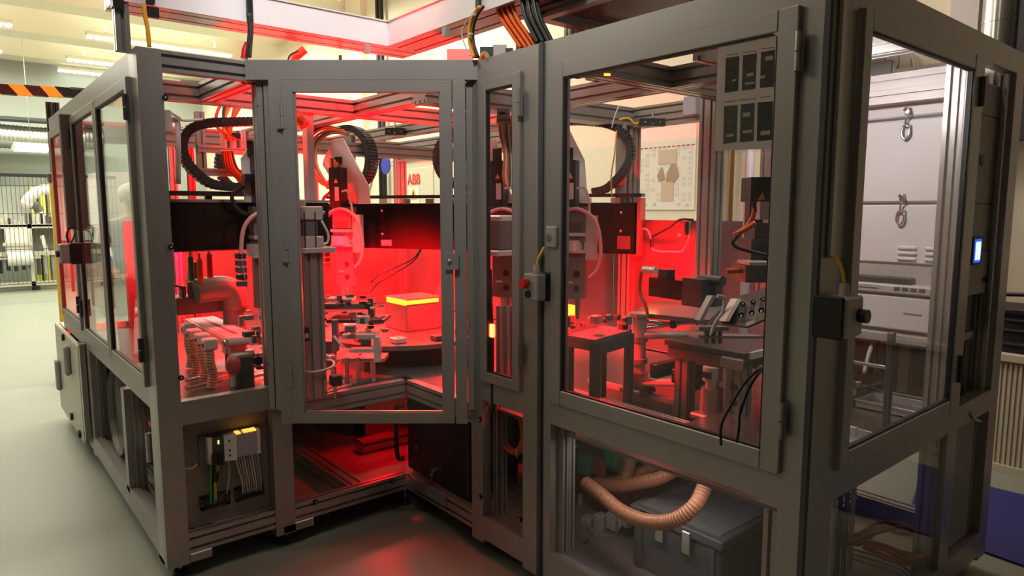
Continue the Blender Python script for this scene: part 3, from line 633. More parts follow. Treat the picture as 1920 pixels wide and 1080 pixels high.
# second, dark canopy frame over the right wing
K = thing('canopy_frame', (.6, .9, 2.1), 'dark underside canopy on grooved columns above the right wing', 'canopy')
for px in (1075, 1092, 1116, 1128):
    p = at(px, 60, 'y', 1.32); MB().beam((p.x-.018, 1.32, 2.06), (p.x+.018, 1.36, 2.30), 'y-x-').build('column', DGREY if px in (1092, 1128) else ALUD, K)
MB().beam((.12, 1.22, 2.235), (.62, 1.27, 2.275), 'y-').build('canopy_rail', ALUD, K); MB().beam((.12, .78, 2.235), (.16, 1.22, 2.275), 'x-').build('canopy_rail', ALUD, K)
MB().box((.12, .80, 2.276), (.78, 1.30, 2.29)).build('canopy_plate', DARKDECK, K)
MB().box((.13, 1.28, 2.17), (.18, 1.32, 2.235), .01).build('corner_bracket', GREY, K)
# ================================================================== INSIDE THE CELL
Z = Vector((0, 0, 1)); PINKP = REDSHEET
def frame(O, g, n):                                          # local frame: u along g, w up, n towards the viewer
    O, g, n = Vector(O), Vector(g).normalized(), Vector(n).normalized()
    return lambda u, w, k=0.: O+g*u+Z*w+n*k
def fbox(m, Fm, u0, u1, w0, w1, k0, k1):
    c = Fm((u0+u1)/2, (w0+w1)/2, (k0+k1)/2); o = Fm(0, 0, 0)
    return m.obox(c, (Fm(1, 0, 0)-o)*(u1-u0)/2, (Fm(0, 0, 1)-o)*(k1-k0)/2, Z*(w1-w0)/2)
def fpoly(m, Fm, pts, k0, k1):
    n = len(pts); vs = [Fm(u, w, k0) for u, w in pts]+[Fm(u, w, k1) for u, w in pts]
    return m.add(vs, [tuple(range(n)), tuple(range(n, 2*n))[::-1]]+[(k, n+k, n+(k+1) % n, (k+1) % n) for k in range(n)])
def chain(pts, w, wid, name, label, group):                  # energy chain: path points, width vector
    P = spline([Vector(p) for p in pts], 14); L = [0]
    for i in range(1, len(P)): L.append(L[-1]+(P[i]-P[i-1]).length)
    n = int(L[-1]/.022); t = thing(name, P[0], label, 'cable chain', group); wv = Vector(w).normalized()*wid/2
    Q = []; j = 0
    for i in range(n+1):
        s = L[-1]*i/n
        while j < len(L)-2 and L[j+1] < s: j += 1
        Q.append(P[j].lerp(P[j+1], (s-L[j])/max(1e-9, L[j+1]-L[j])))
    m = MB(); c = MB()
    for a, b in zip(Q, Q[1:]):
        d = (b-a); h = wv.cross(d).normalized()
        m.obox((a+b)/2, d*.47, wv, h*.019); c.obox((a+b)/2, d*.3, wv*.86, h*.0225)
    m.build('link_row', RUB, t)['kind'] = 'stuff'; c.build('crossbar_row', BLACK, t)['kind'] = 'stuff'
    return t
def cable_loop(name, pts, r, m, label, cat='cable', group=None, n=8):
    return tag(MB().tube(pts, r, n).build(name, m), label, cat, group)
# ---- gantry 1 along x
g1 = thing('gantry_beam', (-.35, 2.83, 1.27), 'glossy black gantry beam behind the left front window', 'gantry')
gx = at(618, 420, 'y', 2.765).x
MB().box((-.97, 2.765, 1.275), (gx, 2.90, 1.53), .006).build('cover', BLKM, g1)
MB().box((-.975, 2.755, 1.52), (gx, 2.77, 1.535)).build('cover_edge', STEEL, g1)
MB().box((-.97, 2.765, 1.553), (-.42, 2.94, 1.575)).build('chain_tray', BLACK, g1)
for x in (-.9, -.7, -.45): MB().box((x, 2.9, 1.53), (x+.03, 2.93, 1.56)).build('tray_bracket', BLACK, g1)
MB().box((-.97, 2.80, 1.49), (-.94, 2.86, 2.02)).build('hanger', ALUD, g1); MB().box((gx-.10, 2.80, 1.53), (gx-.06, 2.86, 2.02)).build('hanger', ALUD, g1)
for px, py in ((322, 463), (486, 383)): MB().sphere(at(px, py, 'y', 2.762), .012).build('cover_screw', STEEL, g1)
chain([at(x, y, 'y', 2.86) for x, y in ((478, 352), (430, 350), (390, 342), (352, 308), (340, 272), (352, 245), (385, 232), (430, 229), (490, 228))], (0, 1, 0), .075,
      'cable_chain', 'black cable chain looping left above the left gantry beam', 'black cable chains')
# ---- gantry 2, rotated towards the right wing
def gd(px): return 1/(1/4.86+(1/4.09-1/4.86)*(px-620)/(1195-620))
def g2(px, py, off=0.): return dp(px, py, gd(px)-off)
e0, e1 = g2(618, 376), g2(1196, 376); G2 = (e1-e0); G2.z = 0; LG2 = G2.length; G2.normalize(); N2 = Vector((G2.y, -G2.x, 0))
if N2.dot(FW) > 0: N2 = -N2
zt = 1.525; zb = 1.215
F2 = frame((e0.x, e0.y, 0), G2, N2)
g = thing('gantry_beam', F2(LG2/2, zb), 'long glossy black gantry beam spanning from the corner door to the right window', 'gantry')
fbox(MB(), F2, -.05, LG2, zb, zt, -.13, 0).build('cover', BLKM, g)
fbox(MB(), F2, LG2, LG2+.02, zb-.01, zt+.03, -.15, .02).build('end_plate', mat('end_plate_grey', (.12, .10, .10), .4), g)
fbox(MB(), F2, -.05, LG2+.02, zt+.035, zt+.055, -.13, -.01).build('chain_tray', BLACK, g)
for k in range(12): fbox(MB(), F2, .05+k*.18, .11+k*.18, zt-.004, zt+.03, -.006, .006).build('reflector', STEEL, g)
fbox(MB(), F2, LG2-.12, LG2-.04, zb+.03, zb+.11, .0, .008).build('end_label', DGREY, g); fbox(MB(), F2, .42, .50, zb+.02, zb+.06, .0, .008).build('end_label', mat('pink_tag', (.5, .3, .3), .5), g)
for u, w in ((.43, zt-.05), (.43, zb+.1), (1.1, zt-.05), (LG2-.1, zt-.06), (LG2-.1, zb+.14)): MB().sphere(F2(u, w, .003), .010).build('cover_screw', STEEL, g)
for u in (.1, LG2-.15): fbox(MB(), F2, u, u+.06, zt, 2.0, -.1, -.05).build('hanger', ALUD, g)
chain([g2(x, y, -.0) for x, y in ((1112, 360), (1140, 352), (1172, 318), (1184, 285), (1172, 252), (1140, 234), (1095, 228), (1060, 228))], N2, .09,
      'cable_chain', 'black cable chain looping right above the beam in the right window', 'black cable chains')
chain([g2(x, y, -.02) for x, y in ((905, 352), (865, 350), (838, 335), (824, 305), (830, 272), (856, 250), (910, 240))], N2, .13,
      'cable_chain', 'dark brown cable chain loop showing behind the right stile of the corner door', 'black cable chains')
chain([g2(x, y, -.10) for x, y in ((640, 244), (665, 242), (688, 262), (697, 298), (690, 330), (668, 352))], N2, .12,
      'cable_chain', 'black cable chain arching behind the silver carriage plate', 'black cable chains')
chain([at(x, y, 'y', 3.5) for x, y in ((470, 350), (440, 352), (418, 335), (411, 310), (415, 285), (425, 270))], (0, 1, 0), .07,
      'cable_chain', 'short black cable chain farther back between the orange cables', 'black cable chains')
# ---- carriages
def carriage(Fm, label, tool=True, s=1., plate=None):
    t = thing('spindle_carriage', Fm(0, .62), label, 'robot carriage', 'vertical axis carriages')
    pl = plate or [(-.02, .27), (.09, .27), (.135, .20), (.20, -.06), (.20, -.14), (-.04, -.14), (-.06, .18)]
    P = [(u*s, 1.66+w*s) for u, w in pl]
    m = MB(); fpoly(m, Fm, P, .03, .042); m.build('side_plate', WHITE, t)
    m = MB(); fbox(m, Fm, -.0, .055, 1.66+.09, 1.66+.17, .042, .048); m.build('plate_opening', BLACK, t)
    m = MB(); fbox(m, Fm, .01, .095, 1.50, 1.755, .05, .13); mo = m.build('servo_motor', BLACK, t)
    m = MB(); fbox(m, Fm, .055, .085, 1.54, 1.63, .13, .133); m.build('type_label', mat('pinkish_label', (.6, .5, .5), .5), mo)
    fpoly(MB(), Fm, [(.05, 1.655), (.08, 1.655), (.065, 1.685)], .13, .134).build('warning_triangle', mat('warning_orange', (.8, .25, .02), .5), mo)
    fbox(MB(), Fm, -.035, .01, 1.62, 1.66, .05, .10).build('connector', BLACK, t)
    fbox(MB(), Fm, .0, .14, 1.30, 1.50, .02, .09).build('slide_block', PINKP, t)
    fbox(MB(), Fm, .02, .12, 1.36, 1.41, .09, .095).build('recess', DGREY, t)
    fbox(MB(), Fm, .13, .20, 1.20, 1.45, .03, .07).build('linear_guide', ALUB, t)
    for z in (1.335, 1.24): fbox(MB(), Fm, -.005, .145, z, z+.018, .015, .11).build('clamp_bar', ALUB, t)
    m = MB(); fbox(m, Fm, .005, .14, .98, 1.26, .03, .07)
    m.build('tool_column', PINKP, t)
    for w in (1.12, 1.035): MB().cyl(Fm(.09, w, .069), Fm(.09, w, .073), .019, 16).build('bore_hole', BLACK, t)
    MB().cyl(Fm(.05, 1.25, .05), Fm(.05, 1.31, .05), .075, 20).build('collar', ALUB, t)
    m = MB(); fbox(m, Fm, .03, .07, 1.065, 1.075, .07, .08); m.build('tag_plate', ALUB, t)
    MB().cyl(Fm(.07, .86, .05), Fm(.07, .98, .05), .035, 16, .05).build('spindle_nose', STEEL, t)
    MB().tube([Fm(-.06, 1.13, .10), Fm(-.07, 1.28, .10), Fm(-.04, 1.42, .11), Fm(.08, 1.49, .12), Fm(.20, 1.43, .11), Fm(.235, 1.28, .10), Fm(.22, 1.16, .10), Fm(.17, 1.10, .10)], .011).build('air_hose', mat('pink_hose', (.7, .35, .35), .35), t)
    MB().tube([Fm(.10, 1.60, .12), Fm(.15, 1.60, .13), Fm(.17, 1.52, .12), Fm(.17, 1.42, .10)], .007).build('motor_cable', WCAB, t)
    MB().tube([Fm(-.03, 1.60, .06), Fm(-.09, 1.55, .06), Fm(-.06, 1.48, .06), Fm(-.01, 1.46, .06)], .010).build('motor_cable', RUB, t)
    for k in range(5): fbox(MB(), Fm, -.09, -.05, 1.10+k*.035, 1.125+k*.035, .06, .11).build('valve', random.choice([BLACK, DGREY]), t)
    return t
p = dp(638, 400, 4.62); C2 = frame((p.x, p.y, 0), G2, N2)
carriage(C2, 'silver plated vertical axis with black motor seen through the corner door', plate=[(-.01, .28), (.07, .28), (.11, .21), (.25, -.02), (.26, -.14), (-.05, -.14), (-.03, .02), (-.10, .12), (-.09, .16)])
p = at(463, 400, 'y', 2.73); C1 = frame((p.x, p.y, 0), (1, 0, 0), (0, -1, 0))
carriage(C1, 'vertical axis carriage beside the post at the right edge of the left window', plate=[(.10, .27), (.20, .27), (.22, -.14), (-.02, -.14), (-.03, .08)])
p = dp(1060, 400, 3.95); C3 = frame((p.x, p.y, 0), G2, N2)
carriage(C3, 'grey vertical axis carriage at the left edge of the right window', s=1.0, plate=[(-.12, .27), (.02, .29), (.12, .10), (.14, -.14), (-.14, -.14)])
p = dp(930, 400, 4.0); C4 = frame((p.x, p.y, 0), G2, N2)
carriage(C4, 'vertical axis carriage seen through the narrow door beside the corner', plate=[(-.08, .22), (.02, .22), (.12, -.14), (-.10, -.14)])
# orange loops
def bundle(name, paths, r, m, label, group=None, mats=None):
    t = thing(name, paths[0][0], label, 'cables', group)
    for k, q in enumerate(paths): MB().tube(q, r, 8).build('cable', (mats[k % len(mats)] if mats else m), t)
    return t
O2 = mat('orange_red_cable', (.75, .09, .015), .4)
bundle('cable_bundle', [[dp(x+dx, y+dy, 4.5) for x, y in ((645, 245), (612, 240), (585, 255), (578, 290), (592, 325), (615, 350), (628, 335), (627, 300))]
       for dx, dy in ((0, 0), (5, 4), (10, 7), (-4, -3), (14, 9), (-8, -4))], .009, ORANGE, 'orange and grey cable loop left of the silver carriage plate', mats=[ORANGE, O2, DGREY, RUB, mat('olive_cable', (.25, .28, .08), .5), ORANGE])
bundle('cable_bundle', [[at(x, y, 'y', 3.1) for x, y in ((460+k*3, 158), (455-k*6, 190), (430-k*4+6*(k % 3), 235), (424+k*3, 262))] for k in range(7)], .009, O2,
       'fan of red orange cables dropping behind the left chain loop', mats=[O2, ORANGE, O2, YELLOW, O2, DGREY, O2])
bundle('cable_bundle', [[at(x, y, 'y', 3.1) for x, y in ((418+k*4, 283), (424+k*5, 315), (445+k*5, 335), (452+k*5, 352))] for k in range(5)], .008, O2,
       'red orange cables hanging under the left valve block', mats=[O2, ORANGE, O2, YELLOW, DGREY])
vb = thing('valve_manifold', at(435, 262, 'y', 3.12), 'row of small clear and black pneumatic valves above the left beam', 'valves')
for k in range(9):
    p = at(417+k*6, 262, 'y', 3.12); MB().box(p+Vector((-.005, 0, -.045)), p+Vector((.005, .02, .05))).build('valve', [WCAB, ALUB, DGREY][k % 3], vb)
p = at(440, 255, 'y', 3.10); MB().box(p+Vector((-.03, 0, -.02)), p+Vector((.035, .02, .02)), .004).build('coil_block', BLACK, vb)
a, b = at(412, 283, 'y', 3.12), at(470, 280, 'y', 3.12); MB().box((a.x, a.y, a.z-.015), (b.x, b.y+.03, a.z+.008)).build('mount_rail', ALUB, vb)
# small inner frame hanging at left
t = thing('hanging_frame', at(372, 200, 'y', 3.2), 'pinkish grey slotted hanging bracket inside the left chain loop', 'bracket')
a, b = at(366, 190, 'y', 3.2), at(380, 328, 'y', 3.2)
MB().beam((a.x, 3.2, b.z), (a.x+.045, 3.245, 2.02), 'x-y-').build('upright', ALUD, t)
for py in (278, 322):
    q = at(372, py, 'y', 3.2); MB().beam((a.x, 3.19, q.z-.02), (a.x+.40, 3.235, q.z+.02), 'y-').build('crossbar', ALUD, t)
t = thing('junction_box', at(325, 225, 'y', 2.6), 'small grey junction box high in the left window beside the chain', 'box')
a, b = at(306, 248, 'y', 2.5), at(322, 206, 'y', 2.5); MB().box((a.x-.03, 2.5, a.z), (b.x, 2.56, b.z), .005).build('body', LGREY, t)
MB().tube([at(x, y, 'y', 2.52) for x, y in ((322, 212), (335, 220), (345, 226), (380, 224))], .006).build('cable', WCAB, t)
MB().tube([at(x, y, 'y', 2.55) for x, y in ((322, 226), (332, 224), (334, 260), (334, 345))], .012).build('conduit', WCAB, t)
# vertical slender things left
for px, c, lab in ((318, ALUD, 'slender grey post at the left edge of the left window'), (352, REDP, 'thin dark red post behind the left chain loop')):
    p = at(px, 300, 'y', 4.3); tag(MB().beam((p.x, 4.3, DK), (p.x+.045, 4.345, 2.02), 'x-y-').build('inner_post', c if c is ALUD else mat('dark_red_paint', (.30, .05, .07), .5)), lab, 'post')
# ---- conveyor in the left window
zc = .86
q = [at(x, y, 'z', zc) for x, y in ((352, 597), (400, 593), (478, 630), (425, 633))]
cv = thing('belt_conveyor', (q[0]+q[2])/2-Vector((0, 0, zc-DK)), 'narrow belt conveyor with slotted pale belt inside the left window', 'conveyor')
du = (q[3]-q[0]).normalized(); dv = Vector((-du.y, du.x, 0)); wv = (q[1]-q[0]).dot(dv); 
if wv < 0: dv = -dv; wv = -wv
wv = max(.10, min(wv, .16)); LC = (q[3]-q[0]).length
Fc = frame((q[0].x, q[0].y, 0), du, dv)
BELT = mat('belt_white', (.62, .56, .54), .45)
fbox(MB(), Fc, 0, LC, zc-.008, zc, 0, wv).build('belt', BELT, cv); fbox(MB(), Fc, .10, LC-.08, zc, zc+.0015, wv*.42, wv*.55).build('belt_slot', DGREY, cv)
MB().cyl(Fc(LC, zc-.024, 0), Fc(LC, zc-.024, wv), .024, 16).build('end_roller', BELT, cv)
for k in (-.012, wv): fbox(MB(), Fc, -.02, LC+.01, zc-.045, zc-.004, k, k+.012).build('side_rail', ALUB, cv)
MB().cyl(Fc(LC+.005, zc-.024, -.02), Fc(LC+.005, zc-.024, -.012), .022, 12).build('bearing_cap', STEEL, cv)
fbox(MB(), Fc, LC-.02, LC+.02, zc-.075, zc-.03, -.02, -.008).build('motor_flange', mat('pinkish_label', (0, 0, 0)), cv)
for u in (.05, LC-.1): fbox(MB(), Fc, u, u+.04, DK, zc-.04, .03, wv-.03).build('leg', ALUD, cv)
for k, (px, py) in enumerate(((352, 614), (362, 624), (378, 632), (392, 642))):
    p = at(px, py, 'z', zc-.01); t = thing('suction_gripper', p-Vector((0, 0, .25)), ['farthest', 'second farthest', 'second nearest', 'nearest'][k]+' pinkish cube gripper with beige bellows beside the conveyor', 'gripper', 'cube grippers on bellows')
    MB().box(p+Vector((-.03, -.03, -.035)), p+Vector((.035, .03, .02)), .007).build('cube_head', WHITE, t)
    MB().cyl(p+Vector((-.031, -.008, -.01)), p+Vector((-.034, -.008, -.01)), .010, 12).build('port', DGREY, t)
    MB().hose([p+Vector((.0, 0, -.035)), p+Vector((.0, 0, -.10)), p+Vector((.01, .0, -.16)), (p.x+.0, p.y, DK+.01)], .022, .014, 12, .12).build('bellows', BEIGE, t)
for k, (a, b) in enumerate((((352, 712), (478, 688)), ((352, 727), (415, 713)), ((430, 716), (500, 700)))):
    A_, B_ = at(*a, 'z', DK+.02), at(*b, 'z', DK+.02); tag(MB().cyl(A_, B_, .009, 10).cyl(A_, A_+(A_-B_).normalized()*.01, .013, 10).build('guide_rod', STEEL), ['long', 'short', 'right'][k]+' steel rod lying on the deck inside the left window', 'rod', 'steel rods on the left deck')
# red boxes behind conveyor, grey drum, sensor bits
def lbl_box(name, px0, py0, px1, py1, y, dep, m, label, cat, bev=.006, sub=None):
    a, b = at(px0, py1, 'y', y), at(px1, py0, 'y', y)
    t = thing(name, ((a.x+b.x)/2, y+dep/2, a.z), label, cat); MB().box((a.x, y, a.z), (b.x, y+dep, b.z), bev).build('body', m, t)
    return t, a, b
t, a, b = lbl_box('feeder_box', 332, 552, 420, 592, 3.05, .16, PINKP, 'wide red lit box behind the conveyor in the left window', 'box')
for k in range(4): MB().box((a.x+.03+k*.05, 3.06, b.z), (a.x+.055+k*.05, 3.12, b.z+.06), .004).build('block', PINKP if k % 2 else DGREY, t)
MB().cyl((a.x+.08, 3.07, b.z), (a.x+.08, 3.07, b.z+.075), .017, 14).build('sensor_can', PINKP, t); MB().cyl((a.x+.08, 3.07, b.z+.075), (a.x+.08, 3.07, b.z+.082), .017, 14).build('sensor_top', ALUB, t)
MB().prism([(b.z+.06, a.x+.09), (b.z+.06, a.x+.15), (b.z+.18, a.x+.135), (b.z+.18, a.x+.11)], 'y', 3.14, 3.2).build('funnel', PINKP, t)
MB().box((b.x-.02, 3.03, a.z+.02), (b.x+.06, 3.05, b.z+.05)).build('bracket', ALUB, t)
p = dp(424, 560, 3.75)
t = thing('bowl_feeder', (p.x, p.y, DK), 'grey rounded drum on a dark red column behind the conveyor', 'feeder')
MB().cyl((p.x+.04, p.y, DK), (p.x+.04, p.y, p.z-.03), .06, 28).build('column', mat('drum_dull', (.12, .10, .10), .45), t)
MB().tube([(p.x-.16, p.y, p.z+.05), (p.x-.05, p.y, p.z+.06), (p.x+.03, p.y, p.z+.04), (p.x+.05, p.y, p.z-.06)], .068, 18).build('drum', mat('drum_grey_green', (.16, .17, .13), .4, .2), t)
for k, (px, py, c) in enumerate(((358, 505, GREEN), (375, 510, ORANGE), (393, 500, REDP))):
    p = dp(px, py, 3.6); t = thing('component_holder', p-Z*.06, ['green', 'orange', 'red'][k]+' upright component holder in front of the grey drum', 'holder', 'coloured holders'); MB().box(p+Vector((-.012, -.01, -.06)), p+Vector((.014, .012, .07)), .004).build('body', c, t); MB().cyl(p+Z*.07, p+Z*.10, .008, 8).build('stem', STEEL, t)
t = thing('gripper_jaw', dp(318, 520, 3.1), 'pale two finger gripper at the left edge of the left window', 'gripper')
p = dp(322, 545, 3.1); MB().box(p+Vector((-.05, 0, .09)), p+Vector((.02, .05, .22)), .006).build('body', LGREY, t)
for s_ in (-.03, .01): MB().box(p+Vector((s_-.008, .01, .03)), p+Vector((s_+.008, .03, .09))).build('finger', ALUB, t)
MB().tube([p+Vector((-.02, 0, -.02)), p+Vector((.0, -.01, .02)), p+Vector((.04, -.01, .01)), p+Vector((.05, 0, -.04))], .005).build('cable', BLACK, t)
# clutter of fittings right of the conveyor
t = thing('fitting_cluster', dp(480, 650, 3.3), 'cluster of small shiny red lit fittings right of the conveyor', 'fittings')
for k in range(34):
    px, py = random.uniform(452, 500), random.uniform(580, 690); p = dp(px, py, random.uniform(3.15, 3.6)); h = random.uniform(.006, .022)
    if k % 3 == 0: MB().cyl(p-Z*h, p+Z*h*1.6, h*.9, 10).build('fitting', random.choice([PINKP, STEEL, ALUB]), t)
    else: MB().box(p-Vector((h, h, h*.6)), p+Vector((h*1.4, h, h*.6)), .002).build('fitting', random.choice([PINKP, STEEL, DGREY, ALUB]), t)
t = thing('red_actuator', at(430, 700, 'y', 2.5), 'red cylinder actuator under the conveyor end', 'actuator')
p = dp(437, 685, 2.95); MB().sphere(p, .032, 14, 10, (1, 1, 1.4)).build('body', mat('actuator_red', (.55, .10, .08), .4), t); MB().cyl(p-Z*.09, p-Z*.03, .012).build('rod', STEEL, t)
p = dp(465, 690, 3.05); t = thing('motor_housing', p-Z*.1, 'dark red boxy motor housing under the conveyor right side', 'motor'); MB().box(p+Vector((-.06, 0, -.12)), p+Vector((.03, .08, .06)), .01).build('body', DGREY, t)
MB().cyl(p+Vector((.04, .0, .03)), p+Vector((.04, -.02, .03)), .02, 12).build('knob', BLACK, t)

# ---- big slotted post behind the corner door with block on top
p = at(589, 742, 'z', DK)
zt_ = at(589, 468, 'y', p.y).z
t = thing('slotted_column', (p.x, p.y, DK), 'tall grooved aluminium column standing behind the corner door left side', 'column')
MB().beam((p.x-.045, p.y-.045, DK), (p.x+.045, p.y+.045, zt_-.012), 'x-x+y-y+').build('column', ALUD, t)
MB().box((p.x-.10, p.y-.07, zt_-.012), (p.x+.10, p.y+.07, zt_+.012), .003).build('top_plate', ALUB, t)
MB().box((p.x-.08, p.y-.09, .90), (p.x-.05, p.y-.05, .96)).build('switch', BLACK, t); MB().box((p.x-.085, p.y-.091, .915), (p.x-.055, p.y-.089, .935)).build('switch_lamp', ALUB, t)
MB().tube([Vector((p.x, p.y, .76))+Vector((-.07, -.04, -.005)), Vector((p.x, p.y, .76))+Vector((-.02, -.07, -.01)), Vector((p.x, p.y, .76))+Vector((.06, -.07, 0)), Vector((p.x, p.y, .76))+Vector((.09, -.02, .015)), Vector((p.x, p.y, .76))+Vector((.05, .03, .02))], .006).build('cable_ring', WCAB, t)
q = Vector((p.x+.0, p.y, zt_+.012)); t2 = thing('clamp_tower', q, 'white stacked clamp blocks on top of the grooved column', 'fixture')
MB().box(q+Vector((-.075, -.04, 0)), q+Vector((.055, .04, .05)), .004).build('lower_block', ALUB, t2); MB().box(q+Vector((-.075, -.04, .125)), q+Vector((.055, .04, .185)), .004).build('upper_block', ALUB, t2)
MB().box(q+Vector((-.05, -.03, .05)), q+Vector((.03, .03, .125))).build('core', PINKP, t2); MB().box(q+Vector((-.09, -.03, .185)), q+Vector((-.02, .03, .215)), .004).build('cap_block', ALUB, t2)
for x in (-.035, .015): MB().cyl(q+Vector((x, -.042, .0)), q+Vector((x, -.042, .16)), .0025, 6).build('wire', BLACK, t2)
for z in (.155,): 
    for x in (-.085, .058): MB().cyl(q+Vector((x, -.03, z)), q+Vector((x+.006, -.03, z)), .008).build('screw', STEEL, t2)
MB().tube([q+Vector((.05, -.03, .12)), q+Vector((.08, -.03, .06)), q+Vector((.075, -.03, .02)), q+Vector((.04, -.03, .01))], .006).build('tube', WCAB, t2)
# ---- inspection box with reflected glare as glowing bands, on a round table
pc = dp(762, 562, 4.0); bx0 = Vector((pc.x, pc.y, 0))
t = thing('inspection_box', (pc.x+.15, pc.y+.15, .78), 'red lit box with orange reflected glare as glowing bands seen through the corner door', 'box')
MB().box((pc.x, pc.y, .765), (pc.x+.26, pc.y+.26, pc.z), .004).build('body', PINKP, t)
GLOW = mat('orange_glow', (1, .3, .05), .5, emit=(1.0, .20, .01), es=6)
MB().box((pc.x-.008, pc.y, pc.z-.035), (pc.x, pc.y+.22, pc.z-.005)).build('glare_band', GLOW, t); MB().box((pc.x, pc.y-.008, pc.z-.03), (pc.x+.22, pc.y, pc.z-.008)).build('glare_band', GLOW, t)  # gloss reflection of the red light, imitated by emission
tc_ = Vector((pc.x+.02, pc.y+.05, 0))
t = thing('rotary_table', (tc_.x, tc_.y, DK), 'large round rotary indexing table under the red lit box', 'turntable')
MB().cyl((tc_.x, tc_.y, .74), (tc_.x, tc_.y, .765), .46, 56).build('table_disc', DECKM, t); MB().cyl((tc_.x, tc_.y, DK), (tc_.x, tc_.y, .74), .25, 32).build('base_drum', DGREY, t)
for k in range(10):
    a = k*2*pi/10+.3; c = tc_+Vector((.36*cos(a), .36*sin(a), .765)); MB().box(c+Vector((-.035, -.035, 0)), c+Vector((.035, .035, .03)), .004).build('fixture_nest', [ALUB, DGREY, PINKP][k % 3], t)
lamp('POINT', 'box_hot_spot_light', (pc.x-.12, pc.y-.12, pc.z+.06), 1.2, HOT, .02)  # unseen lamp added for the orange hot spot at the box
t = thing('cable_pair', dp(720, 500, 4.3), 'two dark cables drooping beneath the black gantry beam', 'cables')
for dy in (0, 18): MB().tube([dp(x, y+dy*(1-(x-690)/120), 4.3) for x, y in ((695, 530), (710, 515), (745, 500), (775, 485), (790, 465))], .004).build('cable', BLACK, t)
# ---- fixtures between column and box
t = thing('assembly_fixture', dp(660, 650, 3.4), 'layered metal assembly fixture in the middle of the corner door view', 'fixture')
def fx(px0, py0, px1, py1, d, dep, m, nm='plate'):
    a, b = dp(px0, py1, d), dp(px1, py0, d); c = (a+b)/2; hw = (b-a).dot(RT)/2; hz = abs(b.z-a.z)/2
    f2 = Vector((FW.x, FW.y, 0)).normalized(); MB().obox(c+f2*dep/2, RT*hw, f2*dep/2, Z*hz).build(nm, m, t)
fx(606, 570, 690, 580, 3.6, .14, PINKP); fx(612, 600, 720, 606, 3.5, .2, DGREY); fx(640, 628, 705, 636, 3.4, .1, ALUB); fx(622, 600, 632, 660, 3.4, .04, PINKP, 'upright')
fx(700, 632, 712, 680, 3.4, .05, ALUB, 'upright'); fx(655, 655, 712, 662, 3.4, .06, ALUB); fx(640, 672, 720, 679, 3.45, .14, ALUD); fx(612, 560, 660, 566, 3.7, .1, ALUB)
fx(668, 594, 690, 608, 3.35, .05, ALUB, 'holder'); fx(675, 597, 683, 607, 3.34, .01, DGREY, 'holder_gap'); fx(646, 612, 664, 624, 3.35, .04, PINKP, 'block'); fx(676, 638, 694, 650, 3.38, .03, DGREY, 'block')
fx(600, 640, 622, 690, 3.5, .1, PINKP, 'block'); fx(690, 560, 700, 610, 3.6, .05, DGREY, 'upright'); fx(620, 688, 628, 720, 3.4, .03, ALUD, 'upright')
for px, py in ((650, 700), (700, 700), (672, 700)): p = dp(px, py, 3.45); MB().cyl((p.x, p.y, DK), (p.x, p.y, p.z+.08), .012, 10).build('pillar', STEEL, t)
A_, B_ = dp(625, 630, 3.4), dp(645, 652, 3.4); MB().cyl(A_, B_, .008, 8).build('brace', ALUB, t)
for k in range(44):
    p = dp(random.uniform(605, 720), random.choice([562, 572, 592, 608, 625, 668])+random.uniform(-8, 8), random.uniform(3.35, 3.6)); h = random.uniform(.006, .016)
    MB().box(p-Vector((h, h, h*.5)), p+Vector((h*1.5, h, h*.7)), .002).build('small_part', random.choice([STEEL, BLACK, PINKP, ALUB]), t)
for y_, z_ in ((700, 3.2), (716, 3.2)):
    A_, B_ = at(612, y_+20, 'z', DK+.02), at(658, y_+5, 'z', DK+.02); tag(MB().cyl(A_, B_, .007, 8).build('guide_rod', STEEL), ('front' if y_ > 705 else 'rear')+' thin steel rod on the deck right of the grooved column', 'rod', 'rods by the column')
t = thing('sensor_stand', dp(630, 730, 3.0), 'small black sensor on a stand by the foot of the grooved column', 'sensor')
p = dp(628, 715, 3.15); MB().box(p+Vector((-.02, -.02, -.02)), p+Vector((.03, .02, .03)), .004).build('body', BLACK, t); MB().cyl((p.x, p.y, DK), (p.x, p.y, p.z), .008).build('stem', STEEL, t)
# blue grey bit near door right
p = dp(828, 545, 4.3); t = thing('grey_guard', p-Z*.1, 'small pale grey triangular guard at the right side of the corner door view', 'guard'); MB().prism([(p.y-.1, p.z-.12), (p.y+.12, p.z-.12), (p.y-.02, p.z+.12)], 'x', p.x, p.x+.01).build('sheet', mat('bluish_grey', (.35, .36, .42), .5), t)
p = dp(826, 600, 4.2); t = thing('guard_bracket', p-Z*.1, 'perforated bracket below the pale grey guard', 'bracket')
for k in range(5): q = dp(810+random.random()*25, 570+k*18, 4.2); MB().box(q-Vector((.03, .01, .012)), q+Vector((.04, .01, .012))).build('plate', [PINKP, DGREY, ALUD][k % 3], t)
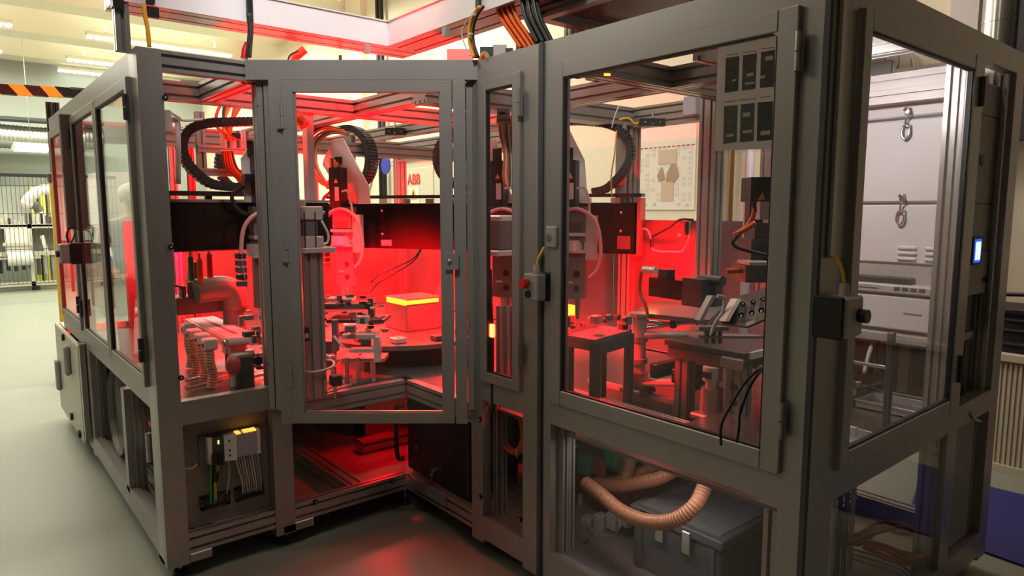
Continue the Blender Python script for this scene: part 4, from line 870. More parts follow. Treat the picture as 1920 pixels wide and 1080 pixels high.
# ---- narrow door view
t = thing('signal_lamp', dp(923, 620, 2.9), 'glowing red rectangular signal lamp on a thin black stem', 'lamp')
p = dp(923, 620, 2.9); MB().box(p+Vector((-.008, -.012, -.028)), p+Vector((.008, .012, .028)), .003).build('lens', mat('red_lens', (1, .1, .05), .4, emit=(1, .10, .03), es=9), t)
MB().tube([p+Z*.03, p+Vector((0, .005, .10)), p+Vector((.01, .02, .17)), p+Vector((0, .01, .26))], .006).cyl((p.x, p.y, DK), (p.x, p.y, p.z-.028), .008).build('stem', BLACK, t)
t = thing('inner_column', dp(948, 600, 3.1), 'grooved column pair seen through the narrow door', 'column')
for px in (941, 953): p = dp(px, 600, 3.1); MB().beam((p.x-.02, p.y-.02, DK), (p.x+.02, p.y+.02, 1.05), 'x-y-').build('column', ALUD, t)
bundle('cable_bundle', [[dp(936+k*5, 215, 3.0), dp(938+k*4, 250, 3.0), dp(946+k*3, 290, 3.0), dp(944+k*4, 330, 3.0), dp(950+k*2, 350, 3.0)] for k in range(6)], .006, O2, 'orange and clear cables crossing the top of the narrow door view', mats=[O2, WCAB, ORANGE, DGREY, WCAB, O2])
t = thing('marker_box', dp(944, 220, 2.95), 'small pale marker box with dark mark high in the narrow door view', 'box')
p = dp(944, 215, 2.95); MB().obox(p, RT*.028, FW*.02, Z*.022).build('body', WHITE, t); MB().obox(p-FW*.021-RT*.004, RT*.014, FW*.0015, Z*.004).build('dark_mark', BLACK, t); MB().obox(p-Z*.03, RT*.03, FW*.025, Z*.006).build('base_plate', ALUD, t)
t = thing('bracket_plate', dp(950, 480, 3.2), 'horizontal aluminium shelf plate seen through the narrow door', 'shelf')
p = dp(945, 472, 3.2); MB().box(p+Vector((-.12, -.1, -.012)), p+Vector((.12, .12, .012)), .003).build('plate', ALUB, t); MB().box(p+Vector((-.06, -.05, .012)), p+Vector((.06, .05, .14)), .006).build('block', PINKP, t)
MB().box(p+Vector((-.06, -.05, .14)), p+Vector((.06, .05, .17)), .006).build('block', ALUB, t)
# ================================================================== RIGHT WINDOW
def dk(px, py, z=DK): return at(px, py, 'z', z)
# linear rails on the deck
ra, rb = dk(1082, 722, .66), dk(1345, 812, .66)
t = thing('linear_rail', ((ra.x+rb.x)/2, (ra.y+rb.y)/2, DK), 'pair of long aluminium linear rails lying on the deck in the big window', 'rail')
x0 = .20
for k, xx in enumerate((dk(1200, 772, .66).x, dk(1200, 738, .66).x)):
    MB().box((xx, .12, DK), (xx+.045, 1.42, DK+.028)).build('rail_base', ALUD, t)
    MB().box((xx+.008, .12, DK+.028), (xx+.016, 1.42, DK+.045)).build('highlight_rail_edge', WHITE, t); MB().box((xx+.028, .12, DK+.028), (xx+.036, 1.42, DK+.045)).build('highlight_rail_edge', WHITE, t)  # white colour imitates specular lines along the rail edges
MB().box((.10, .12, DK), (.42, .28, DK+.012)).build('end_frame', ALUD, t)
def clamp_col(px, py_base, py_top, r, label, d=None):
    p = dk(px, py_base, .665); top = at(px, py_top, 'y', p.y).z
    t = thing('round_column', (p.x, p.y, .665), label, 'column')
    MB().box((p.x-.06, p.y-.06, .665), (p.x+.06, p.y+.06, .69), .006).build('base_plate', ALUD, t)
    MB().cyl((p.x, p.y, .69), (p.x, p.y, top), r, 24).build('tube', ALUB, t)
    MB().cyl((p.x, p.y, .69), (p.x, p.y, .76), r*1.55, 24, r*1.35).build('base_socket', ALUD, t)
    return t, p, top
t, p1, top1 = clamp_col(1195, 735, 592, .034, 'tall round aluminium column with clamp collars in the big window')
for z in (.80, top1-.115): MB().cyl((p1.x, p1.y, z), (p1.x, p1.y, z+.022), .042, 20).build('collar', ALUD, t)
MB().cyl((p1.x, p1.y, top1), (p1.x, p1.y, top1+.012), .048, 20).build('cap', ALUB, t)
t, p2, top2 = clamp_col(1333, 785, 690, .027, 'short round aluminium column with white cap in the big window')
MB().cyl((p2.x, p2.y, top2-.05), (p2.x, p2.y, top2+.005), .038, 24).build('cap', WHITE, t); MB().box((p2.x-.045, p2.y-.02, top2-.035), (p2.x-.036, p2.y+.015, top2-.012)).build('screw_slot', BLACK, t)
MB().cyl((p2.x, p2.y, .69), (p2.x, p2.y, .79), .045, 24, .042).build('socket', ALUD, t)
# arms from the tall column
z_ = top1-.09
e1 = at(1325, 612, 'y', p1.y-.30); e2 = at(1235, 595, 'y', p1.y-.1)
t = thing('jointed_support', (p1.x, p1.y, z_), 'grey horizontal arm reaching right from the tall round column', 'arm')
b = at(1320, 628, 'x', p1.x+.12); MB().cyl((p1.x, p1.y, z_), b, .018, 14).build('lower_arm', ALUB, t)
b2 = at(1262, 608, 'x', p1.x+.10); b3 = at(1325, 600, 'x', p1.x+.15)
MB().cyl((p1.x, p1.y, z_+.07), b2, .008, 10).cyl(b2, b3, .010, 10).build('upper_rod', STEEL, t); MB().cyl((p1.x, p1.y, z_+.03), b2, .009, 10).build('middle_rod', STEEL, t)
MB().sphere(b2, .02).build('swivel', BLACK, t)
# back plates and red tray with bright spot
t = thing('tray_table', dp(1110, 640, 3.3), 'red lit flat tray on grey legs at the left of the big window', 'table')
a = [at(x, y, 'z', .98) for x, y in ((1062, 628), (1115, 637), (1185, 618), (1130, 610))]
MB().add([v for v in a]+[v-Z*.015 for v in a], [(0, 1, 2, 3), (7, 6, 5, 4), (0, 4, 5, 1), (1, 5, 6, 2), (2, 6, 7, 3), (3, 7, 4, 0)]).build('tray', REDSHEET, t)
for v, c in zip(a, (0, 1, 2, 3)): v = v+(sum(a, Vector())/4-v)*.08; MB().box((v.x-.015, v.y-.015, DK), (v.x+.015, v.y+.015, .965)).build('leg', DGREY, t)
MB().obox((a[1]+a[2])/2-Z*.04, (a[2]-a[1])*.46, Vector((.01, .01, 0)), Z*.025).obox((a[0]+a[1])/2-Z*.03, (a[1]-a[0])*.46, Vector((.01, -.01, 0)), Z*.015).build('apron', DGREY, t)
p = dp(1110, 590, 3.35)
for k in range(14):
    q = dp(random.uniform(1065, 1175), random.uniform(592, 618), random.uniform(2.75, 2.98)); h = random.uniform(.008, .022)
    MB().box((q.x-h, q.y-h*.8, max(.98, q.z-h)), (q.x+h, q.y+h*.8, max(1.0, q.z+h*.7)), .003).build('nest_part', random.choice([DGREY, PINKP, ALUD, BLACK]), t)
q = at(1069, 582, 'x', .72)
t = thing('glow_block', q-Z*.03, 'small glowing orange light block at the left edge of the big window', 'light'); MB().box(q+Vector((-.01, -.03, -.03)), q+Vector((.01, .03, .03)), .004).build('lens', GLOW, t)
pl = [at(x, y, 'z', 1.02) for x, y in ((1185, 585), (1230, 562), (1360, 572), (1330, 600))]
t = thing('lit_tray', sum(pl, Vector())/4-Z*.05, 'tray lit bright orange red by an added lamp behind the black motor', 'tray')
MB().add(pl+[v-Z*.02 for v in pl], [(0, 1, 2, 3), (7, 6, 5, 4), (0, 4, 5, 1), (1, 5, 6, 2), (2, 6, 7, 3), (3, 7, 4, 0)]).build('tray', REDSHEET, t)
c = at(1222, 574, 'z', 1.02); lamp('POINT', 'tray_hot_spot_light', (c.x, c.y, 1.10), 1.6, HOT, .02)  # unseen lamp added for the orange hot spot on the tray
spot(dp(1108, 552, 2.9), dp(1112, 640, 2.88), 60, 120)
for v in (pl[0], pl[3]): MB().cyl((v.x, v.y, DK), (v.x, v.y, 1.0), .012).build('leg', ALUD, t)
# black servo motor lying
a, b = dp(1232, 536, 2.95), dp(1300, 545, 2.75)
t = thing('servo_motor', (a+b)/2-Z*.05, 'black servo motor lying horizontally with cable glands in the big window', 'motor')
d = (b-a).normalized(); s_ = d.cross(Z).normalized()
MB().obox((a+b)/2, (b-a)/2, s_*.045, Z*.04).build('body', BLKM, t); MB().obox(b+d*.05, d*.055, s_*.055, Z*.055).build('flange_block', DGREY, t)
MB().obox(a+Z*.055+d*.06, d*.03, s_*.02, Z*.02).build('connector', BLACK, t)
MB().cyl(b+d*.04+Z*.05, b+d*.16+Z*.05, .02, 14).build('cable_gland', DGREY, t)
for k in range(7): MB().cyl(a+Z*.065-d*(.01+k*.012), a+Z*.065-d*(.018+k*.012), .016, 12).build('gland_ring', ALUB, t)
MB().tube([a+Z*.065-d*.08, a+Z*.05-d*.11, a-d*.12-Z*.03, a-d*.08-Z*.09, a-d*.06-Z*.13], .008).build('cable', O2, t)
# silver bracket with oblong holes
t = thing('angled_bracket', dp(1380, 620, 2.05), 'shiny grey angled bracket with oblong holes on a post in the big window', 'bracket')
P = [dp(x, y, d_) for x, y, d_ in ((1352, 606, 2.0), (1378, 558, 2.05), (1455, 532, 2.0), (1462, 586, 1.9), (1400, 612, 1.95))]
nn = (P[1]-P[0]).cross(P[2]-P[0]).normalized()*.008; m = MB(); n5 = len(P)
m.add(P+[v+nn for v in P], [tuple(range(n5)), tuple(range(n5, 2*n5))[::-1]]+[(k, n5+k, n5+(k+1) % n5, (k+1) % n5) for k in range(n5)]); m.build('face_plate', mat('satin_bracket', (.25, .24, .24), .3, .7), t)
for pa, pb in (((1310, 600, 2.15), (1334, 554, 2.15)), ((1357, 602, 1.98), (1380, 560, 2.03))):
    A_, B_ = dp(*pa), dp(*pb); MB().obox((A_+B_)/2, (B_-A_)/2, RT*.006, FW*.03).build('bright_edge', ALUB, t)
for k, (px, py) in enumerate(((1390, 581), (1410, 577), (1428, 572))):
    A_, B_ = dp(px-1, py+10, 1.925-.01*k), dp(px+2, py-10, 1.955-.01*k); MB().obox((A_+B_)/2, (B_-A_)/2, RT*.006, FW*.003).cyl(A_-FW*.003, A_+FW*.001, .008, 12).cyl(B_-FW*.003, B_+FW*.001, .008, 12).build('oblong_hole', BLACK, t); MB().sphere(A_-FW*.004-Z*.003, .005).sphere(B_-FW*.004+Z*.001, .004).build('hole_glint', STEEL, t)
A_ = dp(1330, 615, 2.1); MB().obox(A_, RT*.045, FW*.05, Z*.006).build('foot_plate', ALUD, t)
MB().obox(dp(1360, 630, 2.15), RT*.10, FW*.06, Z*.004).build('base_plate', ALUD, t)
for px in (1325, 1338, 1350): q = dp(px, 632, 2.12); MB().cyl(q-Z*.02, q+Z*.02, .007).build('stud', random.choice([BLACK, PINKP]), t)
MB().tube([dp(x, y, 2.02) for x, y in ((1345, 555), (1358, 560), (1355, 585), (1342, 605), (1334, 625))], .006).build('hose', WCAB, t)
# machine table in the right window, standing on slotted legs
t = thing('module_table', (.55, .5, DK), 'dark maroon module table on slotted legs in the big window', 'table')
zt3 = at(1400, 655, 'y', .55).z
a = [at(x, y, 'z', .97) for x, y in ((1240, 650), (1390, 672), (1500, 655), (1300, 620))]
cr = at(1396, 664, 'z', .95); ye = at(1246, 648, 'x', cr.x).y; X9, Y9 = cr.x, cr.y
MB().box((X9, Y9, .93), (X9+.62, ye, .95)).build('table_top', mat('dark_table_plate', (.10, .07, .075), .3, .3), t)
MB().box((X9+.01, Y9+.01, .88), (X9+.60, ye-.01, .925)).build('apron', mat('dark_apron', (.16, .13, .13), .35, .4), t)
for x, y in ((X9+.01, Y9+.02), (X9+.5, Y9+.02), (X9+.02, ye-.1)): MB().beam((x, y, DK), (x+.06, y+.06, .88), 'x-y-').build('leg', ALUD, t)
MB().box((X9-.02, Y9+.0, .885), (X9+.0, Y9+.09, .93), .004).build('end_block', ALUD, t)
MB().box((X9+.02, Y9-.02, .93), (X9+.4, Y9-.005, .955)).build('cross_strip', ALUB, t)
for k, (px, py) in enumerate(((1290, 700), (1250, 690), (1310, 715))):
    q = dp(px, py, 2.9); MB().box(q-Vector((.09, .02, .03)), q+Vector((.09, .02, .03)), .004).build('drive_box', [DGREY, BLACK, mat('maroon_cover', (.16, .05, .05), .4)][k], t)
A_, B_ = at(1375, 665, 'y', .30), at(1452, 645, 'y', .10)
MB().box((X9+.06, Y9-.12, .88), (X9+.30, Y9-.02, .90)).build('side_tray', ALUD, t)
t = thing('white_light_sheet', dp(1240, 710, 3.4), 'pale sheet standing in for white light beneath the dark table in the big window', 'sheet')  # pale sheet stands in for white light below the table
MB().obox(dp(1240, 712, 3.1), RT*.10, Vector((FW.x, FW.y, 0))*.10, Z*.004).build('sheet', PAPER, t)
t = thing('pale_panel', dp(1425, 790, 1.9), 'pale panel with dark oval marks low at the right of the big window', 'bin')  # a flat pale panel, no container
q = at(1428, 800, 'x', .50); MB().box((.50, .10, DK), (.52, .34, DK+.10), .003).build('panel', LGREY, t)
for dy in (-.04, .05): MB().sphere((.497, .2+dy, DK+.05), .022, 12, 8, (.1, 1, .4)).build('oval_mark', RUB, t)
MB().box((.50, .10, DK+.12), (.52, .34, DK+.15)).build('upper_strip', ALUB, t)
q = dk(1385, 815); t = thing('profile_upright', (q.x, q.y, DK), 'slotted upright with black clips near the hinge side of the big window', 'column')
MB().beam((q.x-.03, q.y-.03, DK), (q.x+.03, q.y+.03, .90), 'x-y-').build('upright', ALUD, t)
for z in (.74, .80): MB().box((q.x-.045, q.y-.01, z), (q.x-.03, q.y+.02, z+.025), .004).build('clip', BLACK, t)
bundle('black_cable', [[dp(x, y, 1.95) for x, y in ((1425+k*6, 690), (1395+k*14, 720), (1365+k*24, 770), (1352+k*34, 800), (1352+k*30, 835-k*5))] for k in range(2)], .004, BLACK, 'two thin black cables hanging at the right of the big window')
# spindle column at the right edge of the big window
t = thing('spindle_carriage', dp(1435, 480, 2.3), 'dark motor with red lit block at the right edge of the big window', 'robot carriage', 'vertical axis carriages')
fx2 = lambda px0, py0, px1, py1, d, dep, m, nm: fxp(t, px0, py0, px1, py1, d, dep, m, nm)
def fxp(par, px0, py0, px1, py1, d, dep, m, nm='plate', bev=0):
    a, b = dp(px0, py1, d), dp(px1, py0, d); c = (a+b)/2; hw = (b-a).dot(RT)/2; hz = abs(b.z-a.z)/2
    f2 = Vector((FW.x, FW.y, 0)).normalized(); return MB().obox(c+f2*dep/2, RT*hw, f2*dep/2, Z*hz).build(nm, m, par)
fx2(1408, 332, 1462, 378, 2.3, .10, BLACK, 'motor_cap'); fx2(1425, 378, 1450, 412, 2.28, .08, mat('pinkish_label', (0, 0, 0)), 'label_block'); fx2(1404, 360, 1430, 500, 2.42, .05, DGREY, 'rear_plate')
fx2(1415, 418, 1445, 452, 2.3, .10, PINKP, 'slide_block'); fx2(1408, 448, 1460, 498, 2.3, .12, PINKP, 'frame_block'); fx2(1416, 462, 1440, 492, 2.29, .01, DGREY, 'recess'); fx2(1405, 492, 1450, 498, 2.2, .12, ALUB, 'bright_plate')
fx2(1398, 498, 1462, 530, 2.25, .14, mat('dim_steel', (.22, .19, .19), .35, .6), 'lower_body')
fpoly(MB(), frame(dp(1428, 370, 2.27), RT, -Vector((FW.x, FW.y, 0))), [(-.01, -.008), (.012, -.008), (.002, .012)], 0, .003).build('warning_triangle', mat('warning_orange', (0, 0, 0)), t)
t = thing('cable_bundle', dp(1400, 420, 2.3), 'short orange cable plugs beside the dark motor in the big window', 'cables')
MB().tube([dp(x, y, 2.22) for x, y in ((1415, 385), (1412, 405), (1400, 425), (1376, 441))], .008).build('cable', O2, t); MB().tube([dp(x, y, 2.20) for x, y in ((1416, 418), (1398, 430), (1376, 441))], .009).build('cable', ORANGE, t)
MB().cyl(dp(1414, 378, 2.22), dp(1415, 398, 2.22), .008).build('plug', BLACK, t)
MB().tube([dp(x, y, 2.18) for x, y in ((1385, 440), (1374, 455), (1385, 465), (1420, 475), (1445, 482), (1470, 508))], .006).build('dark_hose', RUB, t)
MB().tube([dp(x, y, 2.3) for x, y in ((1362, 508), (1376, 508), (1390, 507))], .009).build('orange_stub', ORANGE, t)
t = thing('grey_pipe', dp(1400, 400, 2.9), 'pale vertical pipe behind the dark motor in the big window', 'pipe')
a, b = dp(1398, 500, 2.9), dp(1402, 285, 2.9); MB().cyl((a.x, a.y, DK), (a.x, a.y, 2.0), .018, 14).build('pipe_run', mat('pinkish_label', (0, 0, 0)), t)
# sensor wiring loop on the red sheet and connector
t = thing('sensor_wire', dp(1250, 440, 4.0), 'white and black sensor wire loop on the red lit inner sheet', 'wire')
MB().tube([at(x, y, 'x', 1.5) for x, y in ((1195, 430), (1212, 430), (1220, 445), (1222, 460), (1228, 470), (1260, 472), (1280, 470), (1292, 445), (1294, 415))], .006).build('white_wire', WCAB, t)
MB().tube([at(x, y, 'x', 1.5) for x, y in ((1222, 445), (1240, 435), (1258, 425), (1275, 412), (1300, 412))], .006).build('black_wire', BLACK, t)
MB().cyl(at(1222, 448, 'x', 1.5), at(1222, 464, 'x', 1.5), .010).build('sleeve', BLACK, t); MB().sphere(at(1274, 442, 'x', 1.5), .012).build('bulb', WCAB, t)
a, b = at(1285, 440, 'x', 1.5), at(1290, 416, 'x', 1.5); MB().box((1.49, b.y, a.z), (1.53, a.y, b.z)).build('switch_body', DGREY, t)
# camera units under the roof
for nm, px0, py0, px1, py1, d, lab in (('sensor_bar', 722, 240, 758, 253, 4.9, 'black sensor bar with shiny screws under the roof in the corner door view'), ('sensor_bar', 1200, 222, 1248, 236, 3.8, 'black sensor bar with shiny screws under the roof in the big window'),
                            ('sensor_bar', 748, 166, 806, 172, 3.0, 'flat black sensor high behind the top of the corner door'), ('sensor_bar', 1100, 122, 1164, 140, 2.6, 'grey rounded sensor bar under the roof rail at top of the big window')):
    t = thing(nm, dp((px0+px1)/2, py1, d), lab, 'sensor'); fxp(t, px0, py0, px1, py1, d, .05, DGREY if px0 == 1100 else BLACK, 'housing')
    for k in range(3): MB().sphere(dp(px0+(px1-px0)*(k+.7)/3.4, (py0+py1)/2+(k % 2)*3, d-.002), .005, 8, 5).build('screw', STEEL, t)
    if px0 in (1100, 748): MB().obox(dp(px0+(px1-px0)*.6, py1, d-.001), RT*.012, FW*.002, Z*.004).build('indicator', mat('amber_led', (1, .6, .05), .5, emit=(1, .5, .05), es=2), t)
    MB().cyl(dp((px0+px1)/2, py0, d+.02), dp((px0+px1)/2, py0-10, d+.02), .008).build('mount', STEEL, t)
tag(MB().tube([dp(x, y, 3.9) for x, y in ((1160, 225), (1178, 222), (1190, 232), (1198, 230))], .006).build('yellow_lead', YELLOW), 'short yellow lead at the black sensor bar in the big window', 'cable')
tag(MB().tube([dp(x, y, 3.85) for x, y in ((1156, 245), (1152, 290), (1146, 330), (1147, 368))], .004).build('yellow_lead', YELLOW), 'thin yellow wire hanging inside the cable chain loop', 'cable')
tag(MB().tube([dp(x, y, 3.85) for x, y in ((1160, 200), (1152, 220), (1147, 240))], .004).build('white_wire', WCAB), 'thin white wire looping over the roof rail in the big window', 'wire')
t = thing('wall_box', at(1290, 200, 'x', 1.52), 'pale grey junction box on the post top in the big window', 'box'); a, b = at(1298, 216, 'x', 1.45), at(1286, 180, 'x', 1.45); MB().box((1.45, min(a.y, b.y)-.02, a.z), (1.50, max(a.y, b.y)+.02, b.z), .005).build('body', mat('bluish_grey_box', (.42, .44, .50), .5), t)

# ================================================================== RIGHT FACE: cabinet, bench device, trays
cx0 = 1.20
t = thing('latched_cabinet', (1.4, .25, 1.2), 'pinkish white sheet metal cabinet with two spring latches and vents behind the right side door', 'cabinet')
def cz(py): return at(1700, py, 'x', cx0).z
cy0, cy1 = .055, .455
zs = [cz(158), cz(222), cz(382), cz(498)]
for k in range(3): MB().box((cx0, cy0, zs[k+1]+.006), (cx0+.30, cy1, zs[k]-.004), .006).build('door', WPAINT, t)
MB().box((cx0+.006, cy0+.01, zs[3]-.10), (cx0+.29, cy1-.01, zs[0]-.01)).build('carcass', DGREY, t)
MB().box((cx0+.002, cy0+.02, zs[3]-.09), (cx0+.03, cy1-.02, zs[3])).build('lower_apron', mat('apron_grey', (.45, .43, .40), .4), t)
for k in (1, 2):
    z = zs[k]; y = (cy0+cy1)/2+.01
    MB().box((cx0-.012, y-.012, z+.015), (cx0, y+.012, z+.04), .003).build('latch_hook', STEEL, t)
    MB().tube([(cx0-.014, y+.012, z+.03), (cx0-.022, y+.0, z+.038), (cx0-.022, y-.012, z+.02), (cx0-.02, y, z-.01), (cx0-.014, y, z-.035)], .004).build('latch_rod', STEEL, t)
    MB().tube([(cx0-.012, y-.012, z-.035), (cx0-.016, y-.013, z-.065), (cx0-.016, y, z-.082), (cx0-.016, y+.013, z-.065), (cx0-.012, y+.012, z-.035), (cx0-.014, y, z-.03), (cx0-.012, y-.012, z-.035)], .005).build('latch_loop', STEEL, t)
    MB().box((cx0-.008, y-.018, z-.04), (cx0, y+.018, z-.026), .003).build('latch_plate', STEEL, t)
for yy in (.10, .20):
    for k in range(3): MB().box((cx0-.010, yy, zs[3]+.020+k*.022), (cx0, yy+.07, zs[3]+.034+k*.022), .004).build('vent_slat', WPAINT, t)
MB().box((1.215, .040, 1.32), (1.50, .052, zs[0]-.01), .003).build('side_sheet', PLATE, t)
for z in (zs[1], zs[2]): MB().box((1.22, .038, z-.003), (1.48, .041, z+.003)).build('side_joint', BLACK, t)
MB().box((1.215, .034, 1.15), (1.48, .05, 1.32), .004).build('control_panel', PLATE, t)
q = at(1829, 470, 'y', .034); MB().box((q.x-.055, .026, q.z-.055), (q.x+.055, .034, q.z+.055), .004).build('display_bezel', DGREY, t)
MB().box((q.x-.040, .0245, q.z-.045), (q.x+.032, .026, q.z+.045)).build('display_border', mat('display_blue', (.02, .08, .5), .4, emit=(.02, .10, .9), es=1.0), t)
MB().box((q.x-.030, .023, q.z-.035), (q.x+.022, .0245, q.z+.035)).build('display_screen', mat('display_glow', (.5, .8, 1), .4, emit=(.45, .75, 1), es=1.7), t)
q = at(1836, 298, 'y', .040); e_ = mat('emblem_dark', (.05, .045, .04), .5)
MB().prism([(q.z+.02, q.x-.012), (q.z-.0, q.x-.032), (q.z-.006, q.x-.012)], 'y', .037, .040).prism([(q.z-.010, q.x-.034), (q.z-.03, q.x-.012), (q.z-.010, q.x-.012)], 'y', .037, .040).build('emblem', e_, t)
MB().cyl((q.x+.03, .037, q.z-.004), (q.x+.03, .040, q.z-.004), .022, 14).build('emblem', mat('emblem_olive', (.09, .085, .06), .5), t)
MB().cyl(at(1848, 524, 'y', .034), at(1848, 524, 'y', .024), .010, 12).build('lock', BLACK, t)
t = thing('header_beam', (1.2, .3, 1.97), 'bright white slotted beam above the latched cabinet', 'beam')
zt4 = at(1780, 125, 'x', 1.16).z; MB().beam((1.13, .02, zt4-.06), (1.19, 1.0, zt4), 'x-', .06).build('beam', WPAINT, t); MB().beam((1.12, .02, zt4-.115), (1.18, 1.0, zt4-.062), 'x-', .06).build('beam', WPAINT, t)
for y in (.05, .10): MB().cyl((1.118, y, zt4-.09), (1.112, y, zt4-.09), .008).build('bolt', STEEL, t)
q = at(1657, 135, 'x', 1.16); MB().box((1.14, q.y-.035, zt4), (1.16, q.y+.035, zt4+.055)).build('black_plate', DGREY, t); q = at(1676, 120, 'x', 1.16); MB().cyl((1.16, q.y, zt4), (1.16, q.y, zt4+.05), .007).build('stud', STEEL, t)
t = thing('spiral_hose', at(1620, 190, 'x', 1.3), 'copper coloured spiral hose elbow left of the latched cabinet', 'hose'); MB().hose([at(x, y, 'x', 1.32) for x, y in ((1600, 150), (1618, 172), (1632, 195), (1640, 235))], .045, .016, 14, .10).build('hose_run', HOSE, t)
t = thing('blower_pipe', at(1600, 440, 'x', 1.35), 'silver pipe elbow and round fan housing left of the latched cabinet', 'blower')
MB().cyl(at(1590, 415, 'x', 1.4), at(1628, 420, 'x', 1.35), .05, 20).build('pipe_run', SILV, t); c = at(1602, 478, 'x', 1.38); MB().cyl(c-Vector((.05, 0, 0)), c+Vector((.05, 0, 0)), .10, 28).build('fan_housing', DGREY, t)
for k in range(3): MB().cyl(c-Vector((.052+.004*k, 0, 0)), c-Vector((.050+.004*k, 0, 0)), .09-.03*k, 24).build('housing_ring', ALUD, t)
for k, (py0, py1, m) in enumerate(((215, 290, mat('bluish_grey', (0, 0, 0))), (294, 335, LGREY), (338, 350, PINKP), (355, 378, DGREY))):
    a, b = at(1612, py1, 'x', 1.25), at(1600, py0, 'x', 1.25); 
    if k == 0: t = thing('side_modules', a, 'stack of small grey and white modules left of the latched cabinet', 'modules')
    MB().box((1.25, a.y, a.z), (1.33, b.y+.10, b.z), .004).build('module', m, t)
# bench device
t = thing('bench_instrument', (1.2, .3, 1.0), 'long white bench instrument with small red maker text below the latched cabinet', 'instrument')
za, zb_ = at(1680, 540, 'x', 1.10).z, at(1680, 620, 'x', 1.10).z
MB().box((1.12, .06, zb_), (1.40, .56, za-.035), .006).build('lower_body', WHITE, t); MB().box((1.11, .06, za-.026), (1.42, .58, za+.01), .006).build('upper_tray', LGREY, t)
MB().box((1.125, .055, zb_-.01), (1.40, .13, za-.03), .004).build('end_cover', DGREY, t)
MB().box((1.105, .30, za-.005), (1.11, .5, za+.006)).build('trim_strip', mat('apron_grey', (0, 0, 0)), t); MB().box((1.15, .20, za+.01), (1.3, .42, za+.035), .004).build('black_insert', BLACK, t)
for yy in (.14, .17, .20, .23): MB().box((1.107, yy-.01, za-.010), (1.1115, yy+.012, za+.004), .001).build('key', DGREY, t)
for k in range(8): w_ = .004+(.002 if k in (0, 3) else 0); MB().box((1.1175, .205-k*.0085-.006, (za+zb_)/2-.015-w_/2), (1.12, .205-k*.0085, (za+zb_)/2-.015+w_/2)).build('maker_mark', mat('faded_red_print', (.45, .08, .07), .5), t)
MB().box((1.30, .06, za+.02), (1.33, .40, za+.10)).build('rear_panel', LGREY, t)
t = thing('shelf_frame', (1.15, .5, DK), 'grey shelf frame carrying the white bench instrument', 'shelf')
MB().box((1.08, .055, zb_-.045), (1.45, .62, zb_-.015)).build('shelf', mat('apron_grey', (0, 0, 0)), t)
for x, y in ((1.09, .56), (1.40, .56), (1.40, .07)): MB().beam((x, y, DK), (x+.04, y+.04, zb_-.045), 'x-').build('leg', ALUD, t)
MB().box((1.40, .06, DK), (1.42, .9, zb_-.05)).build('back_sheet', mat('olive_back_sheet', (.22, .20, .17), .35, .3), t)
# trays
MB().box((.15, .05, .70), (1.38, .60, .712)).build('deck_plate', mat('stainless_deck', (.42, .40, .37), .22, .9), t)
for x, y in ((.2, .55), (.75, .55)): MB().box((x, y, DK), (x+.03, y+.03, .70)).build('leg', ALUD, t)
for k, (x0, y0, x1, y1, lab) in enumerate(((1.17, .09, 1.34, .34, 'shallow grey metal tray behind the side door, at the back'), (.95, .075, 1.12, .30, 'shiny metal tray behind the side door, in the middle'), (.24, .07, .58, .25, 'pale ribbed metal tray behind the side door, near the corner'))):
    t = thing('metal_tray', ((x0+x1)/2, (y0+y1)/2, .712), lab, 'tray', 'metal trays'); h = .03; z_ = .712
    MB().box((x0, y0, z_), (x1, y1, z_+.005)).build('tray_floor', STEEL if k == 1 else ALUD, t)
    for lo, hi in (((x0, y0, z_), (x0+.005, y1, z_+h)), ((x1-.005, y0, z_), (x1, y1, z_+h)), ((x0, y1-.005, z_), (x1, y1, z_+h)), ((x0, y0, z_), (x1, y0+.005, z_+h))): MB().box(lo, hi).build('tray_wall', ALUB, t)
    if k == 2:
        for j in range(6): MB().box((x0+.02+j*.045, y0+.01, z_+.005), (x0+.035+j*.045, y1-.01, z_+.014)).build('rib', ALUB, t)
    for x in (x0, x1): MB().cyl((x, y0, z_+h), (x, y1, z_+h), .005, 8).build('rim', STEEL, t)
t = thing('dosing_head', at(1650, 660, 'y', .35), 'small dosing unit with hoses, bright bar and orange indicator behind the side door', 'dosing unit')
q = at(1655, 660, 'y', .32); a, b = at(1577, 675, 'x', .80), at(1668, 690, 'x', .80)
MB().cyl(a, b, .007).build('bright_bar', STEEL, t); MB().box((b.x-.012, b.y-.012, .712), (b.x+.012, b.y+.012, b.z+.13), .004).build('upright', DGREY, t)
q = at(1665, 658, 'y', .295); MB().sphere(q, .005).build('indicator', GLOW, t)
for pts, r, m in ((((1620, 700), (1632, 655), (1648, 622), (1662, 608)), .008, WCAB), (((1662, 608), (1655, 625), (1644, 650), (1648, 685), (1660, 700)), .004, RUB), (((1664, 608), (1672, 622), (1672, 650)), .006, WCAB), (((1590, 700), (1610, 722), (1640, 722), (1655, 712)), .004, ALUB)):
    MB().tube([at(x, y, 'y', .31) for x, y in pts], r).build('hose', m, t)
for k in range(14): q = at(random.uniform(1580, 1650), random.uniform(685, 735), 'y', random.uniform(.28, .4)); h = random.uniform(.006, .018); MB().box(q-Vector((h, h, h)), q+Vector((h, h, h)), .002).build('fitting', random.choice([DGREY, STEEL, ALUD, BLACK]), t)
t = thing('corrugated_hose', at(1700, 700, 'y', .3), 'thin dark corrugated hose curving over the metal trays', 'hose')
MB().hose([at(x, y, 'y', .30) for x, y in ((1655, 728), (1672, 712), (1705, 706), (1730, 700), (1745, 682), (1744, 665))], .012, .008, 10, .1).build('hose_run', mat('grey_hose', (.10, .09, .09), .4), t)
MB().sphere(at(1728, 703, 'y', .285), .006).sphere(at(1710, 708, 'y', .285), .006).build('clip', ALUB, t)
